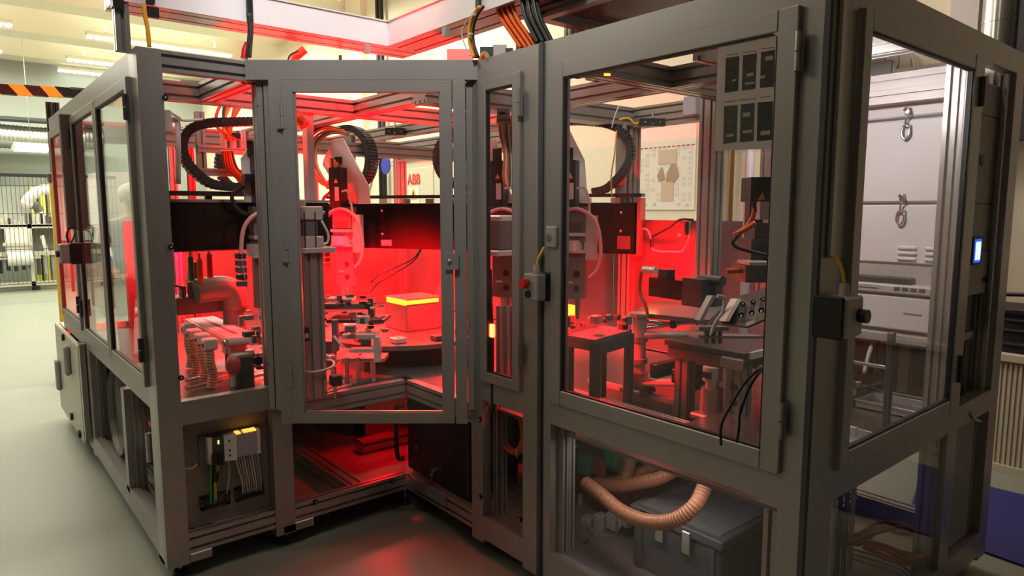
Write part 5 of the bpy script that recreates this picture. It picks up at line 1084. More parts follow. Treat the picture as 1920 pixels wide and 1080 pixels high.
# cables in the open bay
bundle('bay_cables', [[at(x+k*5, y, 'y', .08) for x, y in ((1838, 552), (1846, 580), (1850, 620), (1846, 660), (1836, 700), (1812, 718))] for k in range(3)], .006, DGREY, 'grey cable bundle hanging in the open bay under the blue display', mats=[DGREY, RUB, WCAB])
t = thing('cable_tie_tail', at(1838, 560, 'y', .06), 'pale curled tie tail above the hanging grey cables', 'tie'); MB().tube([at(x, y, 'y', .06) for x, y in ((1832, 550), (1838, 554), (1846, 562))], .006).build('tail', CREAM, t)
tag(MB().tube([at(x, y, 'y', -.006) for x, y in ((1822, 775), (1828, 786), (1838, 790))], .005).build('tie_strap', CREAM), 'pale curled strap on the lower right bay', 'tie')
for k in range(3): post(Rg, 1.20+k*.05, .20, 1.24+k*.05, .24, 'y-', .745, 1.14)
# key switch box on the right corner
t = thing('control_box', (.03, -.04, .95), 'grey box with black rotary knob and cable on the near right corner post', 'switch box')
a, b = at(1580, 625, 'y', -.012), at(1612, 566, 'y', -.012)
p = at(1560, 595, 'x', -.012)
MB().box((.0, -.075, p.z-.055), (.095, -.012, p.z+.052), .006).build('body', LGREY, t); MB().box((-.012, -.070, p.z-.058), (.0, .012, p.z+.054), .004).build('black_base', BLACK, t)
MB().cyl((.07, -.075, p.z), (.07, -.098, p.z), .018, 18).build('rotary_knob', BLACK, t); MB().cyl((.04, -.045, p.z+.05), (.04, -.045, p.z+.085), .015, 14, .012).build('cable_gland', LGREY, t)
MB().tube([(.04, -.045, p.z+.08), (.035, -.040, p.z+.12), (.03, -.02, p.z+.16)], .005).build('cable', YELLOW, t)
MB().box((.022, -.012, p.z+.15), (.052, 0, 2.08), .004).build('cable_channel', ALUD, t)
# emergency stop box between doors
p = at(1010, 537, 'x', -.03)
t = thing('emergency_stop', (-.03, p.y, p.z-.05), 'grey box with red mushroom button and black base between the doors', 'emergency stop')
MB().box((-.068, p.y-.035, p.z-.052), (-.022, p.y+.045, p.z+.050), .005).build('body', GREY, t); MB().box((-.022, p.y-.045, p.z-.055), (.0, p.y+.05, p.z+.055), .004).build('black_base', BLACK, t)
MB().cyl((-.068, p.y+.020, p.z+.014), (-.080, p.y+.020, p.z+.014), .012, 14).build('button_neck', BLACK, t)
MB().cyl((-.080, p.y+.020, p.z+.014), (-.100, p.y+.020, p.z+.014), .021, 18, .018).build('mushroom_button', REDP, t); MB().cyl((-.068, p.y+.015, p.z-.028), (-.076, p.y+.015, p.z-.028), .014, 14).build('black_button', BLACK, t)
MB().cyl((-.045, p.y-.005, p.z+.052), (-.045, p.y-.005, p.z+.082), .014, 12).build('cable_gland', LGREY, t)
MB().tube([(-.045, p.y-.005, p.z+.08), (-.04, p.y-.01, p.z+.11), (-.02, p.y-.02, p.z+.15)], .005).build('cable', YELLOW, t)
t = thing('door_lock', at(1035, 445, 'x', -.02), 'grey latch plate with screw at the handle side of the big door', 'lock')
p = at(1036, 445, 'x', -.02); MB().box((-.030, p.y-.028, p.z-.04), (-.017, p.y+.032, p.z+.042), .006).build('plate', GREY, t); MB().cyl((-.03, p.y+.008, p.z), (-.036, p.y+.008, p.z), .012, 14).build('screw', STEEL, t)
# photo sheet on the big door
t = thing('photo_sheet', at(1410, 280, 'x', -.012), 'paper sheet in clear pocket with six dark product photographs on the big door', 'notice')
c4 = [at(x, y, 'x', -.008) for x, y in ((1347, 88), (1475, 62), (1466, 278), (1341, 283))]
m = MB(); off = Vector((-.002, 0, 0)); m.add(c4+[v+off for v in c4], [(0, 1, 2, 3), (7, 6, 5, 4), (0, 4, 5, 1), (1, 5, 6, 2), (2, 6, 7, 3), (3, 7, 4, 0)]); m.build('paper', mat('sheet_paper', (.70, .64, .61), .6), t)
ph = [mat('photo_print_%d' % k, c_, .25, noise=.9, scale=90) for k, c_ in enumerate(((.06, .045, .035), (.08, .065, .05), (.06, .055, .045), (.09, .10, .065), (.07, .09, .08), (.035, .045, .05)))]
qs = [[(1361, 109), (1386, 105), (1384, 170), (1359, 174)], [(1393, 104), (1419, 100), (1416, 166), (1391, 170)], [(1427, 98), (1453, 93), (1451, 162), (1425, 165)],
      [(1358, 199), (1383, 197), (1381, 266), (1356, 270)], [(1389, 196), (1415, 193), (1413, 264), (1387, 267)], [(1421, 192), (1449, 190), (1447, 262), (1419, 265)]]
for k, q in enumerate(qs):
    v = [at(x, y, 'x', -.0102) for x, y in q]; m = MB(); m.add(v+[w+Vector((-.0006, 0, 0)) for w in v], [(0, 1, 2, 3), (7, 6, 5, 4), (0, 4, 5, 1), (1, 5, 6, 2), (2, 6, 7, 3), (3, 7, 4, 0)]); po = m.build('photo_print', ph[k], t)
    cxx = sum(x for x, y in q)/4; cyy = q[2][1]-(14 if k != 4 else 18)
    m = MB()
    for (dx0, dy0, dx1, dy1) in {0: [(0, -6, 8, -3)], 1: [(-5, -14, 8, -8), (-8, 3, 10, 7)], 2: [(-14, -5, -5, 0), (-4, -34, 10, -42)], 3: [(-8, 0, 6, 5)], 4: [(-9, -1, 10, 4), (-8, -34, 6, -26)], 5: [(-8, -2, 10, 6)]}[k]:
        v = [at(cxx+x, cyy+y, 'x', -.0110) for x, y in ((dx0, dy0), (dx1, dy0-2), (dx1, dy1-2), (dx0, dy1))]; m.add(v, [(0, 1, 2, 3)])
    m.build('pale_label', mat('label_grey', (.42, .42, .36), .6), po)
for x0, y0, w_ in ((1362, 103, 22), (1393, 98, 26), (1428, 91, 24), (1358, 191, 24), (1386, 187, 32), (1425, 182, 22)):
    v = [at(x, y, 'x', -.0104) for x, y in ((x0, y0), (x0+w_, y0-3), (x0+w_, y0-1.6), (x0, y0+1.4))]; m = MB(); m.add(v, [(0, 1, 2, 3)]); m.build('caption_line', mat('caption_grey', (.15, .13, .12), .7), t)
c5 = [at(x, y, 'x', -.0125) for x, y in ((1345, 84), (1479, 57), (1470, 284), (1338, 288))]
m = MB(); N5 = 14; rr = random.Random(4)
for j in range(N5+1):
    for i in range(N5+1):
        v = c5[0].lerp(c5[1], i/N5).lerp(c5[3].lerp(c5[2], i/N5), j/N5); m.v.append(v+Vector((rr.uniform(-.0016, .0008)*(1.6 if j < 4 or i > 11 else .4), 0, 0)))
m.f = [(j*(N5+1)+i, j*(N5+1)+i+1, (j+1)*(N5+1)+i+1, (j+1)*(N5+1)+i) for j in range(N5) for i in range(N5)]; m.sm = [True]*len(m.f); m.build('clear_pocket', SMOKE, t)
v = [at(x, y, 'x', -.0128) for x, y in ((1444, 59), (1462, 54), (1474, 62), (1458, 68))]; m = MB(); m.add(v+[w+Vector((-.001, 0, 0)) for w in v], [(0, 1, 2, 3), (7, 6, 5, 4)]); m.build('tape_piece', PAPER, t)

# ================================================================== LOWER COMPARTMENTS
# IO module on the left back plate
yp = Y1+.075
def bp_(px, py): return at(px, py, 'y', yp-.03)
t = thing('io_terminal', bp_(430, 840), 'bus terminal row with amber lights and plugged cables on the grey back plate', 'terminal')
def uv(px, py, k=0.): return at(px, py, 'y', yp-k)
def quad(m, pts, k0, k1):
    a = [at(x, y, 'y', yp-k0) for x, y in pts]; b = [v-Vector((0, k1-k0, 0)) for v in a]; return m.add(a+b, [(0, 1, 2, 3), (7, 6, 5, 4), (0, 4, 5, 1), (1, 5, 6, 2), (2, 6, 7, 3), (3, 7, 4, 0)])
quad(MB(), [(370, 818), (484, 796), (486, 850), (372, 872)], 0, .02).build('din_plate', mat('din_dark', (.16, .15, .14), .5), t)
quad(MB(), [(384, 820), (393, 818), (394, 866), (387, 867)], .02, .055).build('end_clamp', WHITE, t); quad(MB(), [(393, 818), (414, 815), (416, 858), (395, 862)], .02, .05).build('coupler', DGREY, t)
quad(MB(), [(415, 814), (438, 810), (440, 858), (417, 861)], .02, .055).build('power_module', WHITE, t); quad(MB(), [(476, 803), (483, 801), (485, 846), (478, 848)], .02, .05).build('end_module', WHITE, t)
for k in range(8):
    x = 438+k*4.8; y = 811-k*1.0; quad(MB(), [(x, y), (x+4.3, y-.9), (x+4.8, y+42.5), (x+.6, y+43.5)], .02, .052).build('terminal_slice', mat('terminal_grey_blue', (.42, .42, .48), .45), t)
    if k not in (2,): quad(MB(), [(x+.5, y-3), (x+3.2, y-3.6), (x+3.3, y-.2), (x+.6, y+.4)], .02, .056).build('amber_led', mat('amber_glow', (1, .5, .1), .5, emit=(1, .42, .06), es=1.6), t)
quad(MB(), [(408, 826), (410.5, 825.5), (410.8, 832), (408.4, 832.5)], .05, .053).build('green_led', mat('green_glow', (.3, 1, .2), .5, emit=(.5, 1, .15), es=2.5), t)
for x, y in ((428, 825), (429, 843), (430, 852)): quad(MB(), [(x, y), (x+3, y-.5), (x+3, y+3), (x, y+3.5)], .055, .057).build('port', BLACK, t)
for x in (399, 410): quad(MB(), [(x-4, 852), (x+5, 850), (x+6, 868), (x-3, 870)], .05, .075).build('plug', BLACK, t)
plates = []
for k, q in enumerate(([(373, 932), (429, 918), (430, 942), (375, 956)], [(438, 915), (491, 902), (493, 924), (441, 940)])):
    g_ = thing('cable_entry', uv(*q[3]), ['left', 'right'][k]+' black cable entry frame low on the grey back plate', 'cable entry', 'black cable entry frames')
    def lp(a, b, f): return (a[0]+(b[0]-a[0])*f, a[1]+(b[1]-a[1])*f)
    A4, B4, C4_, D4 = q
    for nm, pts in (('frame_side', [A4, lp(A4, B4, .13), lp(D4, C4_, .13), D4]), ('frame_side', [lp(A4, B4, .87), B4, C4_, lp(D4, C4_, .87)]), ('frame_bar', [A4, B4, lp(B4, C4_, .2), lp(A4, D4, .2)]), ('frame_bar', [lp(A4, D4, .82), lp(B4, C4_, .82), C4_, D4])):
        quad(MB(), pts, 0, .018).build(nm, BLACK, g_)
    quad(MB(), [lp(A4, B4, .13), lp(A4, B4, .87), lp(D4, C4_, .87), lp(D4, C4_, .13)], 0, .008).build('seal_insert', DGREY, g_)
    for f, h in ((.07, .3), (.07, .75), (.93, .3), (.93, .75)):
        a_ = lp(lp(A4, D4, h), lp(B4, C4_, h), f); MB().sphere(uv(*a_, .019), .003, 8, 5).build('screw', STEEL, g_)
def wires(name, lab, lst, r=.0035):
    g_ = thing(name, uv(*lst[0][0][0], .05), lab, 'cables')
    for pts, m in lst: MB().tube([uv(x, y, .045-.02*(i/(len(pts)-1))) for i, (x, y) in enumerate(pts)], r, 6).build('cable', m, g_)
wires('terminal_wires', 'grey wires fanning down from the terminal row to the right entry frame', [([(441+k*5, 852-k), (446+k*5, 875), (454+k*4.4, 905), (455+k*4.2, 925-k)], [WCAB, GREY, LGREY][k % 3]) for k in range(9)])
wires('terminal_wires', 'single grey wire running from the terminal row to the left entry frame', [([(428, 862), (430, 885), (427, 915), (425, 925)], LGREY)])
wires('green_cables', 'green and yellow cables dropping to the left entry frame', [([(396, 868), (395, 900), (395, 945)], GCAB), ([(408, 868), (402, 890), (402, 945)], GCAB), ([(412, 868), (404, 895), (405, 940)], YELLOW), ([(404, 868), (400, 890), (399, 935)], BLACK)], .005)
tag(MB().tube([uv(x, y, .03) for x, y in ((400, 878), (404, 890), (402, 902))], .014).build('ferrite_clip', BLACK), 'black plug body hanging between the green cables', 'plug')
tag(MB().tube([at(x, y, 'y', yp-.02) for x, y in ((340, 868), (347, 878), (360, 878), (370, 870))], .004).build('yellow_wire', YELLOW), 'short yellow wire at the left edge of the grey back plate', 'wire')
# black case with keys at the inner corner
t = thing('black_case', (.12, 1.85, .10), 'black metal case with keys in its lock standing in the inner corner opening', 'case')
MB().box((.03, 1.62, .135), (.34, 2.16, .53), .008).build('body', BLACK, t)
MB().tube([(-.0, 2.14, .20), (-.03, 2.16, .22), (-.03, 2.16, .46), (-.0, 2.14, .48)], .012).build('handle', BLACK, t)
p = at(815, 885, 'x', .022); MB().cyl((.03, p.y, p.z+.01), (.010, p.y, p.z+.01), .011, 12).build('lock', STEEL, t)
MB().box((.004, p.y-.002, p.z-.06), (.007, p.y+.008, p.z-.02)).build('key', STEEL, t); MB().cyl((.004, p.y+.003, p.z-.015), (.008, p.y+.003, p.z-.015), .012, 12).build('key', STEEL, t); MB().cyl((.022, p.y+.18, p.z+.07), (.030, p.y+.18, p.z+.07), .012, 12).build('lock', DGREY, t)
t = thing('tan_panel', (.5, 2.9, .3), 'tan vertical board seen deep under the corner door', 'board')
MB().box((.20, 2.95, .05), (.60, 2.97, .50)).build('board', mat('tan_board', (.42, .36, .24), .6), t)
t = thing('vent_fan', (-.28, 2.6, .3), 'dark round fan partly visible under the corner door left side', 'fan')
MB().cyl((-.32, 2.5, .46), (-.32, 2.53, .46), .08, 24).build('rim', BLACK, t)
for k in range(5): a = k*1.256; MB().obox((-.32+.04*cos(a), 2.495, .46+.04*sin(a)), (.035*cos(a), 0, .035*sin(a)), (-.012*sin(a), .004, .012*cos(a)), (0, .002, 0)).build('blade', DGREY, t)
# orange coil behind the narrow lower window
c = at(958, 803, 'x', .10)
t = thing('orange_coil', c-Z*.09, 'coil of orange cable hanging behind the narrow lower window', 'cable')
for k in range(5):
    r_ = .088+.006*(k % 3); MB().tube([c+Vector((-.01+.008*k, r_*cos(a*pi/12), r_*1.15*sin(a*pi/12))) for a in range(25)], .0075, 8, 1).build('loop', ORANGE if k % 2 else O2, t)
for a in (.6, 2.2, 4.0, 5.2): q = c+Vector((.01, .094*cos(a), .108*sin(a))); MB().tube([q+Vector((-.02, 0, .01)), q+Vector((-.03, 0, -.005)), q+Vector((-.028, .0, -.03))], .0025, 6).build('tie', WCAB, t)
# grey euro crate in the near compartment
t = thing('storage_crate', (.45, .45, .045), 'grey plastic storage crate with metal clips under the right wing', 'crate')
CR = mat('crate_grey', (.15, .16, .18), .5); CRT = mat('crate_top_worn', (.30, .30, .33), .5, noise=.35, scale=30)
ca = at(1186, 1000, 'z', .06)
zc_ = .30; cn = at(1352, 1014, 'z', zc_); X0, Y0_ = cn.x, cn.y; X1 = X0+.40; Y1_ = at(1188, 966, 'x', X0).y
MB().box((X0, Y0_, .045), (X1, Y1_, zc_-.02), .006).build('body', CR, t); MB().box((X0-.012, Y0_-.012, zc_-.035), (X1+.012, Y1_+.012, zc_), .004).build('rim', CR, t)
MB().box((X0+.02, Y0_+.02, zc_), (X1-.02, Y1_-.02, zc_+.004)).build('lid_panel', CRT, t)
for y in (Y0_+.02, Y1_-.05): MB().box((X0-.010, y, .05), (X0, y+.03, zc_-.04)).build('corner_rib', CR, t)
for y in (Y0_+.12, Y1_-.16): MB().box((X0-.022, y, zc_-.10), (X0-.012, y+.035, zc_-.012), .003).build('metal_clip', ALUB, t)
MB().box((X0-.016, Y0_+.24, zc_-.015), (X0-.01, Y0_+.36, zc_-.004)).build('grip_recess', BLACK, t)
t = thing('storage_crate', (.95, .5, .045), 'second darker open crate behind the clipped crate', 'crate')
MB().box((X1+.03, Y0_+.0, .045), (X1+.45, Y1_+.1, .40), .01).build('body', mat('crate_dark', (.03, .032, .04), .5), t); MB().box((X1+.02, Y0_-.02, .40), (X1+.47, Y1_+.12, .43), .004).build('rim', mat('crate_dark', (0, 0, 0)), t); MB().box((X1+.012, Y0_, .425), (X1+.02, Y1_+.1, .436)).build('rim_edge', GREY, t)
# brown hoses
def H(pts, d): return [at(x, y, 'x', dd) for (x, y), dd in zip(pts, d)]
t = thing('spiral_hose', at(1200, 960, 'x', .2), 'long brown spiral hose sagging in front of the grey crate', 'hose')
MB().hose(H(((1098, 905), (1125, 925), (1165, 958), (1215, 978), (1265, 975), (1305, 945), (1325, 900), (1330, 870)), (.22, .20, .17, .15, .16, .20, .28, .34)), .0265, .012, 14, .07).build('hose_run', HOSE, t)
t = thing('spiral_hose', at(1200, 900, 'x', .3), 'upper brown spiral hose curving up behind the middle rail', 'hose')
MB().hose(H(((1120, 905), (1160, 912), (1200, 905), (1240, 895), (1268, 878), (1280, 860)), (.42, .38, .36, .36, .4, .45)), .026, .012, 14, .07).build('hose_run', HOSE, t)
t = thing('spiral_hose', at(1180, 860, 'x', .4), 'brown spiral hose rising upright behind the upper hose', 'hose')
MB().hose(H(((1140, 908), (1168, 900), (1180, 875), (1182, 845), (1183, 815)), (.45, .45, .48, .5, .5)), .027, .012, 14, .07).build('hose_run', HOSE, t)
MB().hose(H(((1180, 900), (1205, 885), (1235, 870), (1250, 855)), (.52, .52, .54, .56)), .024, .012, 14, .09).build('hose_branch', HOSE, t)
# electrics behind the left of the near compartment
t = thing('electric_rack', at(1100, 950, 'y', 1.05), 'dark rack with green clamps, white sockets and cable bundle under the right wing', 'rack')
def ey(px, py, x=.35): return at(px, py, 'x', x)
def exb(px0, py0, px1, py1, x, dep, m, nm): a, b = at(px0, py1, 'x', x), at(px1, py0, 'x', x); return MB().box((x, b.y, a.z), (x+dep, a.y, b.z), .003).build(nm, m, t)
exb(1062, 895, 1180, 1010, .62, .03, mat('rack_dark', (.05, .045, .045), .5), 'back_board'); exb(1105, 905, 1145, 975, .55, .05, DGREY, 'module'); exb(1082, 930, 1088, 975, .54, .02, CREAM, 'strip')
exb(1082, 855, 1103, 885, .40, .03, GREEN, 'green_clamp'); exb(1132, 842, 1152, 870, .40, .03, GREEN, 'green_clamp'); exb(1062, 862, 1130, 868, .44, .02, mat('dark_red_paint', (0, 0, 0)), 'red_rail')
exb(1062, 840, 1180, 850, .5, .04, ALUD, 'cross_rail'); exb(1062, 818, 1090, 826, .5, .04, PINKP, 'cross_rail')
for k in range(4):
    exb(1088+k*24, 975-k*4, 1104+k*24, 1000-k*5, .42, .05, WCAB if k < 3 else LGREY, 'socket')
    exb(1064+k*1, 955+k*9, 1071+k, 960+k*9, .41, .02, STEEL, 'bright_screw')
for k in range(3): MB().tube([ey(1085-k*3, 830+k*4, .30), ey(1062-k*2, 850, .26), ey(1057-k*2, 900, .22), ey(1058-k*2, 980, .20), ey(1064-k, 1018, .22), ey(1085, 1026+k*2, .26), ey(1105, 1010, .30)], .006, 8).build('cable', [DGREY, GREY, DGREY][k], t)
MB().tube([ey(1120, 1005, .36), ey(1150, 1005, .34), ey(1162, 985, .34), ey(1158, 968, .36)], .003, 6).build('cable', LGREY, t)
MB().tube([ey(1108, 1010, .38), ey(1112, 1000, .36), ey(1100, 990, .36)], .004, 6).build('cable', mat('olive_cable', (0, 0, 0)), t)
bundle('black_cable', [[at(1436+k*5, y, 'x', .12+.02*k) for y in (938, 980, 1015, 1050, 1075)] for k in range(4)], .006, BLACK, 'black and white cables hanging at the right of the crate compartment', mats=[BLACK, DGREY, LGREY, BLACK])
post(Rg, .10, .14, .145, .185, 'x-', .12, .66); post(Rg, .12, .095, .165, .14, 'x-', .12, .66)
# orange cable heap bottom right
t = thing('orange_cable_heap', (.8, .3, .05), 'tangled dark orange cables lying behind the lower right window', 'cable')
rr = random.Random(3); base = [(1545, 1005), (1600, 1010), (1640, 990), (1690, 990), (1735, 1010), (1742, 1030), (1700, 1045), (1650, 1030), (1620, 1015)]
for k in range(6): MB().tube([at(x+rr.uniform(-12, 12), y+rr.uniform(-10, 12), 'z', .10+.02*k) for x, y in base], .008, 8).build('cable', mat('dark_orange_cable', (.50, .09, .02), .45), t)
t = thing('pipe_rack', (.6, .2, .05), 'bent shiny pipes running low behind the lower right window', 'pipe')
for k in range(3): MB().tube([at(x, y+k*9, 'z', .09) for x, y in ((1540, 1016), (1600, 1030), (1680, 1055), (1710, 1075))], .006, 8).build('pipe_run', STEEL if k == 0 else ALUD, t)
for k in range(5): p = at(1552+k*12, 940, 'y', .15+.03*k); MB().cyl((p.x, p.y, .05), (p.x, p.y, .5), .010, 8).build('hose_upright', [DGREY, ALUD, RUB][k % 3], t)
# round ring in the left lower opening, hanging bottles
t = thing('fan_drum', (XL0+.25, 3.15, .05), 'large silver rimmed black drum inside the left lower opening', 'drum')
q = Vector((0, 3.44, .36)); MB().cyl((XL0+.05, q.y-.05, q.z), (XL0+.30, q.y-.05, q.z), .235, 40, cap=False).build('rim', mat('drum_rim', (.55, .55, .52), .3, .7), t)
MB().cyl((XL0+.08, q.y-.05, q.z), (XL0+.28, q.y-.05, q.z), .222, 40).build('drum_face', BLACK, t); MB().box((XL0+.1, q.y-.15, .05), (XL0+.28, q.y+.05, q.z-.2)).build('stand', DGREY, t)
t = thing('bottle_rack', (XL0+.2, 2.4, .1), 'small white bottles with red cap strip near the corner in the left lower opening', 'bottles')
for k in range(4): q = at(278+k*4, 820, 'x', XL0+.06+.012*k); MB().cyl((q.x, q.y, q.z-.12), (q.x, q.y, q.z+.02), .013, 12).build('bottle', WCAB, t)
q = at(280, 795, 'x', XL0+.06); MB().box((q.x, q.y-.05, q.z-.01), (q.x+.06, q.y+.02, q.z+.012)).build('cap_strip', REDP, t); MB().box((q.x, q.y-.06, .05), (q.x+.05, q.y-.03, q.z-.02)).build('holder', DGREY, t)
# ================================================================== CABLES ON TOP
def top_bundle(name, pts, r, n, mats_, label, ax, v, spread=1.0, ties=()):
    t = thing(name, at(*pts[-1], ax, v), label, 'cables')
    for k in range(n): MB().tube([at(x+spread*(k-(n-1)/2), y, ax, v+.012*(k % 2)) for x, y in pts], r, 8).build('cable', mats_[k % len(mats_)], t)
    for x, y in ties: q = at(x, y, ax, v-.008); MB().box(q-Vector((.008, .008, .004)), q+Vector((.008, .008, .004))).build('tie', WCAB, t)
    return t
top_bundle('cable_bundle', [(942, -30), (945, 5), (955, 35), (975, 65), (992, 90)], .0075, 7, [ORANGE, O2], 'thick bundle of orange cables dropping behind the right wing top', 'x', .03, 5)
top_bundle('cable_bundle', [(990, -30), (993, 5), (1000, 35), (1012, 60), (1022, 80)], .0085, 6, [BLACK, RUB], 'thick bundle of black cables beside the orange bundle on top', 'x', .015, 5.5)
top_bundle('cable_bundle', [(903, 12), (893, 25), (884, 50), (884, 80), (893, 108)], .006, 3, [YELLOW, ORANGE, BLACK], 'yellow and black cables hanging from the hood at the inner corner', 'x', -.03, 4, [(888, 28), (883, 64)])
tag(MB().tube([at(x, y, 'x', -.03) for x, y in ((893, 22), (876, 38), (866, 62), (872, 85), (882, 105))], .003, 6).build('clear_tube', WCAB), 'thin clear tube beside the yellow hood cables', 'tube')
top_bundle('cable_bundle', [(270, 8), (272, 30), (277, 55), (280, 88)], .0055, 2, [YELLOW, mat('yellow_orange', (.8, .35, .03), .45)], 'yellow cable pair running from the hood to the left corner post', 'y', 2.16, 3)
top_bundle('cable_bundle', [(467, 25), (470, 55), (468, 80), (466, 108)], .006, 3, [BLACK, WCAB, RUB], 'black and white cables dropping from the hood above the left window', 'y', 2.18, 3)
tag(MB().tube([at(x, y, 'y', 2.2) for x, y in ((466, 82), (460, 95), (458, 110))], .016).build('red_sleeve', REDP), 'short dark red sleeve at the foot of the hood cables', 'sleeve')
tag(MB().tube([dp(x, y, 3.6) for x, y in ((572, 92), (562, 100), (552, 112), (548, 150), (548, 172))], .022).build('orange_duct', mat('orange_red_duct', (.8, .10, .03), .45)), 'orange red duct stub rising behind the corner door top', 'duct')
tag(MB().tube([dp(x, y, 3.55) for x, y in ((560, 95), (545, 103), (540, 112))], .005).build('black_wire', BLACK), 'thin black wire beside the orange red duct stub', 'wire')
tag(MB().tube([dp(x, y, 3.7) for x, y in ((530, 208), (545, 212), (560, 222), (572, 236))], .03).build('orange_duct', mat('orange_red_duct', (0, 0, 0))), 'orange red duct bend high behind the corner door left side', 'duct')
t = thing('roof_unit', dp(880, 98, 3.6), 'pale grey box units with a coloured cable loop on the roof behind the corner door', 'box')
for px0, py0, px1, py1, d, m in ((838, 92, 885, 112, 4.2, LGREY), (900, 88, 925, 110, 3.6, BLACK), (924, 84, 950, 106, 3.6, LGREY), (948, 90, 962, 100, 3.55, BLACK)): fxp(t, px0, py0, px1, py1, d, .12, m, 'unit')
MB().tube([dp(x, y, 3.5) for x, y in ((900, 112), (904, 100), (912, 100), (918, 112))], .007).build('cable', GCAB, t); MB().tube([dp(x, y, 3.5) for x, y in ((898, 112), (904, 103), (910, 103), (915, 112))], .008).build('cable', ORANGE, t)
for px in (638, 970): tag(MB().cyl(dp(px, 60 if px > 900 else 104, 3.6), dp(px, 165, 3.6), .008).build('black_stud', BLACK), ('right' if px > 900 else 'left')+' short black stud on the machine roof', 'stud', 'roof studs')
t = thing('roof_clutter', at(1760, 35, 'y', .12), 'low dark fittings lying on the top right edge of the machine', 'fittings')
for k in range(6): q = at(1742+k*9, 18+k*4.5, 'y', .12); MB().box((q.x-.02, .1, HT), (q.x+.02, .14, HT+.02+.01*(k % 2)), .004).build('fitting', [BLACK, DGREY][k % 2], t)
# ================================================================== WHAT THE LEFT DOORS REFLECT (stands to the left of the camera view)
CABR = mat('reddish_brown_front', (.17, .085, .075), .5)
t = thing('bench_cabinet', (-2.6, 8.6, ZF), 'long white topped bench with reddish brown fronts left of the machine', 'bench')
MB().box((-3.2, 7.4, ZF+.08), (-2.25, 11.4, .84)).build('carcass', CABR, t); MB().box((-3.25, 7.35, .84), (-2.2, 11.45, .89), .006).build('bench_top', WPAINT, t)
for k in range(4): MB().box((-2.255, 7.45+k*.98, ZF+.12), (-2.235, 8.38+k*.98, .80), .004).build('door', CABR, t); MB().box((-2.235, 7.6+k*.98, .62), (-2.22, 8.2+k*.98, .64)).build('handle', mat('brass', (0, 0, 0)), t)
t = thing('tall_locker', (-3.2, 6.6, ZF), 'tall pale grey locker standing left of the white topped bench', 'cabinet')
MB().box((-3.8, 12.2, ZF), (-2.6, 13.4, 2.1)).build('body', LGREY, t)
for k in range(2): MB().box((-2.6, 12.24+k*.58, ZF+.05), (-2.585, 12.78+k*.58, 2.05), .004).build('door', WPAINT, t)
t = thing('white_bin', (-1.98, 7.0, ZF), 'white pedal bin on the floor left of the machine', 'bin')
MB().cyl((-1.98, 7.0, ZF), (-1.98, 7.0, ZF+.06), .16, 20).build('base', BLACK, t); MB().box((-2.14, 6.84, ZF+.06), (-1.82, 7.16, .42), .04).build('body', WHITE, t); MB().box((-2.15, 6.83, .42), (-1.81, 7.17, .46), .02).build('lid', GREY, t)
# person
px_, py_ = -1.90, 6.25
t = thing('person', (px_, py_, ZF), 'person in light blue coat and white cap standing left of the machine', 'person')
def skin(name, joints, edges, m, par, lvl=2, shift=Vector((0, 0, 0))):
    me = bpy.data.meshes.new(name); rt = Vector(t.location)
    me.from_pydata([Vector(j[:3])+Vector((px_, py_, ZF))-rt for j in joints], edges, []); o = bpy.data.objects.new(name, me); COL.objects.link(o); o.parent = par
    md = o.modifiers.new('skin', 'SKIN')
    for v, j in zip(me.skin_vertices[0].data, joints): v.radius = (j[3], j[4] if len(j) > 4 else j[3])
    me.skin_vertices[0].data[0].use_root = True
    sb = o.modifiers.new('sub', 'SUBSURF'); sb.levels = lvl; sb.render_levels = lvl; md.use_smooth_shade = True; me.materials.append(m); return o
J = [(0, 0, .95, .13, .11), (0, 0, 1.20, .135, .10), (0, 0, 1.40, .15, .10), (0, 0, 1.50, .055), (0, -.01, 1.57, .055), (0, -.02, 1.65, .085, .095), (0, -.01, 1.72, .07),
     (-.20, 0, 1.42, .055), (-.25, .0, 1.15, .042), (-.20, -.18, 1.0, .032), (-.18, -.27, .98, .03),
     (.20, 0, 1.42, .055), (.25, .0, 1.15, .042), (.20, -.18, 1.0, .032), (.18, -.27, .98, .03),
     (-.10, 0, .90, .09), (-.11, .0, .48, .06), (-.12, .01, .10, .045), (-.12, -.10, .04, .04), (.10, 0, .90, .09), (.11, .0, .48, .06), (.12, .01, .10, .045), (.12, -.10, .04, .04)]
E_ = [(0, 1), (1, 2), (2, 3), (3, 4), (4, 5), (5, 6), (2, 7), (7, 8), (8, 9), (9, 10), (2, 11), (11, 12), (12, 13), (13, 14), (0, 15), (15, 16), (16, 17), (17, 18), (0, 19), (19, 20), (20, 21), (21, 22)]
SK = mat('skin_tone', (.55, .32, .24), .55)
skin('body', J, E_, SK, t)
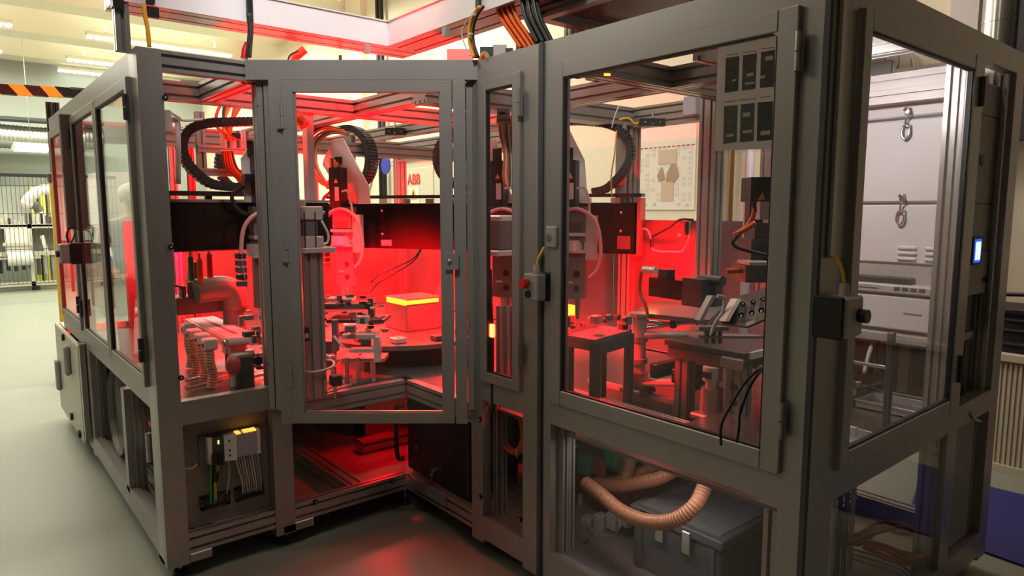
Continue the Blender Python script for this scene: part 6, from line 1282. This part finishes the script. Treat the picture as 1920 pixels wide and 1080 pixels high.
coat = [(0, 0, 1.46, .13, .09), (0, 0, 1.36, .19, .13), (0, 0, 1.10, .18, .14), (0, 0, .85, .20, .15), (-.21, 0, 1.42, .065), (-.26, 0, 1.15, .055), (-.21, -.16, 1.01, .045), (.21, 0, 1.42, .065), (.26, 0, 1.15, .055), (.21, -.16, 1.01, .045)]
skin('coat', coat, [(0, 1), (1, 2), (2, 3), (1, 4), (4, 5), (5, 6), (1, 7), (7, 8), (8, 9)], mat('coat_pale_blue', (.42, .52, .60), .75), t)
skin('trousers', [(0, 0, .92, .15, .13), (-.10, 0, .84, .10), (-.115, 0, .48, .075), (-.12, .01, .12, .06), (.10, 0, .84, .10), (.115, 0, .48, .075), (.12, .01, .12, .06)], [(0, 1), (1, 2), (2, 3), (0, 4), (4, 5), (5, 6)], mat('dark_trousers', (.03, .025, .035), .8), t)
for s_ in (-1, 1):
    hb = Vector((px_+s_*.18, py_-.27, ZF+.98))
    for k in range(4): MB().tube([hb+Vector(((k-1.5)*.018, -.01, 0)), hb+Vector(((k-1.5)*.02, -.055, -.01)), hb+Vector(((k-1.5)*.02, -.085+abs(k-1.5)*.006, -.035))], .0085, 8).build('finger', SK, t)
    MB().tube([hb+Vector((-s_*.025, .0, 0)), hb+Vector((-s_*.05, -.03, -.005)), hb+Vector((-s_*.05, -.055, -.02))], .010, 8).build('thumb', SK, t)
    MB().sphere((px_+s_*.12, py_-.06, ZF+.04), .06, 14, 8, (.8, 2.0, .7)).build('shoe', BLACK, t)
    MB().sphere((px_+s_*.032, py_-.105, ZF+1.655), .011, 10, 8).build('eye', WHITE, t); MB().sphere((px_+s_*.085, py_-.01, ZF+1.64), .02, 8, 6, (.5, .8, 1.4)).build('ear', SK, t)
MB().sphere((px_, py_-.115, ZF+1.62), .017, 10, 8, (.8, 1.2, 1.3)).build('nose', SK, t); MB().box((px_-.025, py_-.112, ZF+1.578), (px_+.025, py_-.098, ZF+1.586), .003).build('mouth', mat('lip_tone', (.45, .15, .13), .5), t)
MB().sphere((px_, py_-.005, ZF+1.70), .112, 20, 12, (1, 1.05, .85)).build('cap', WHITE, t)
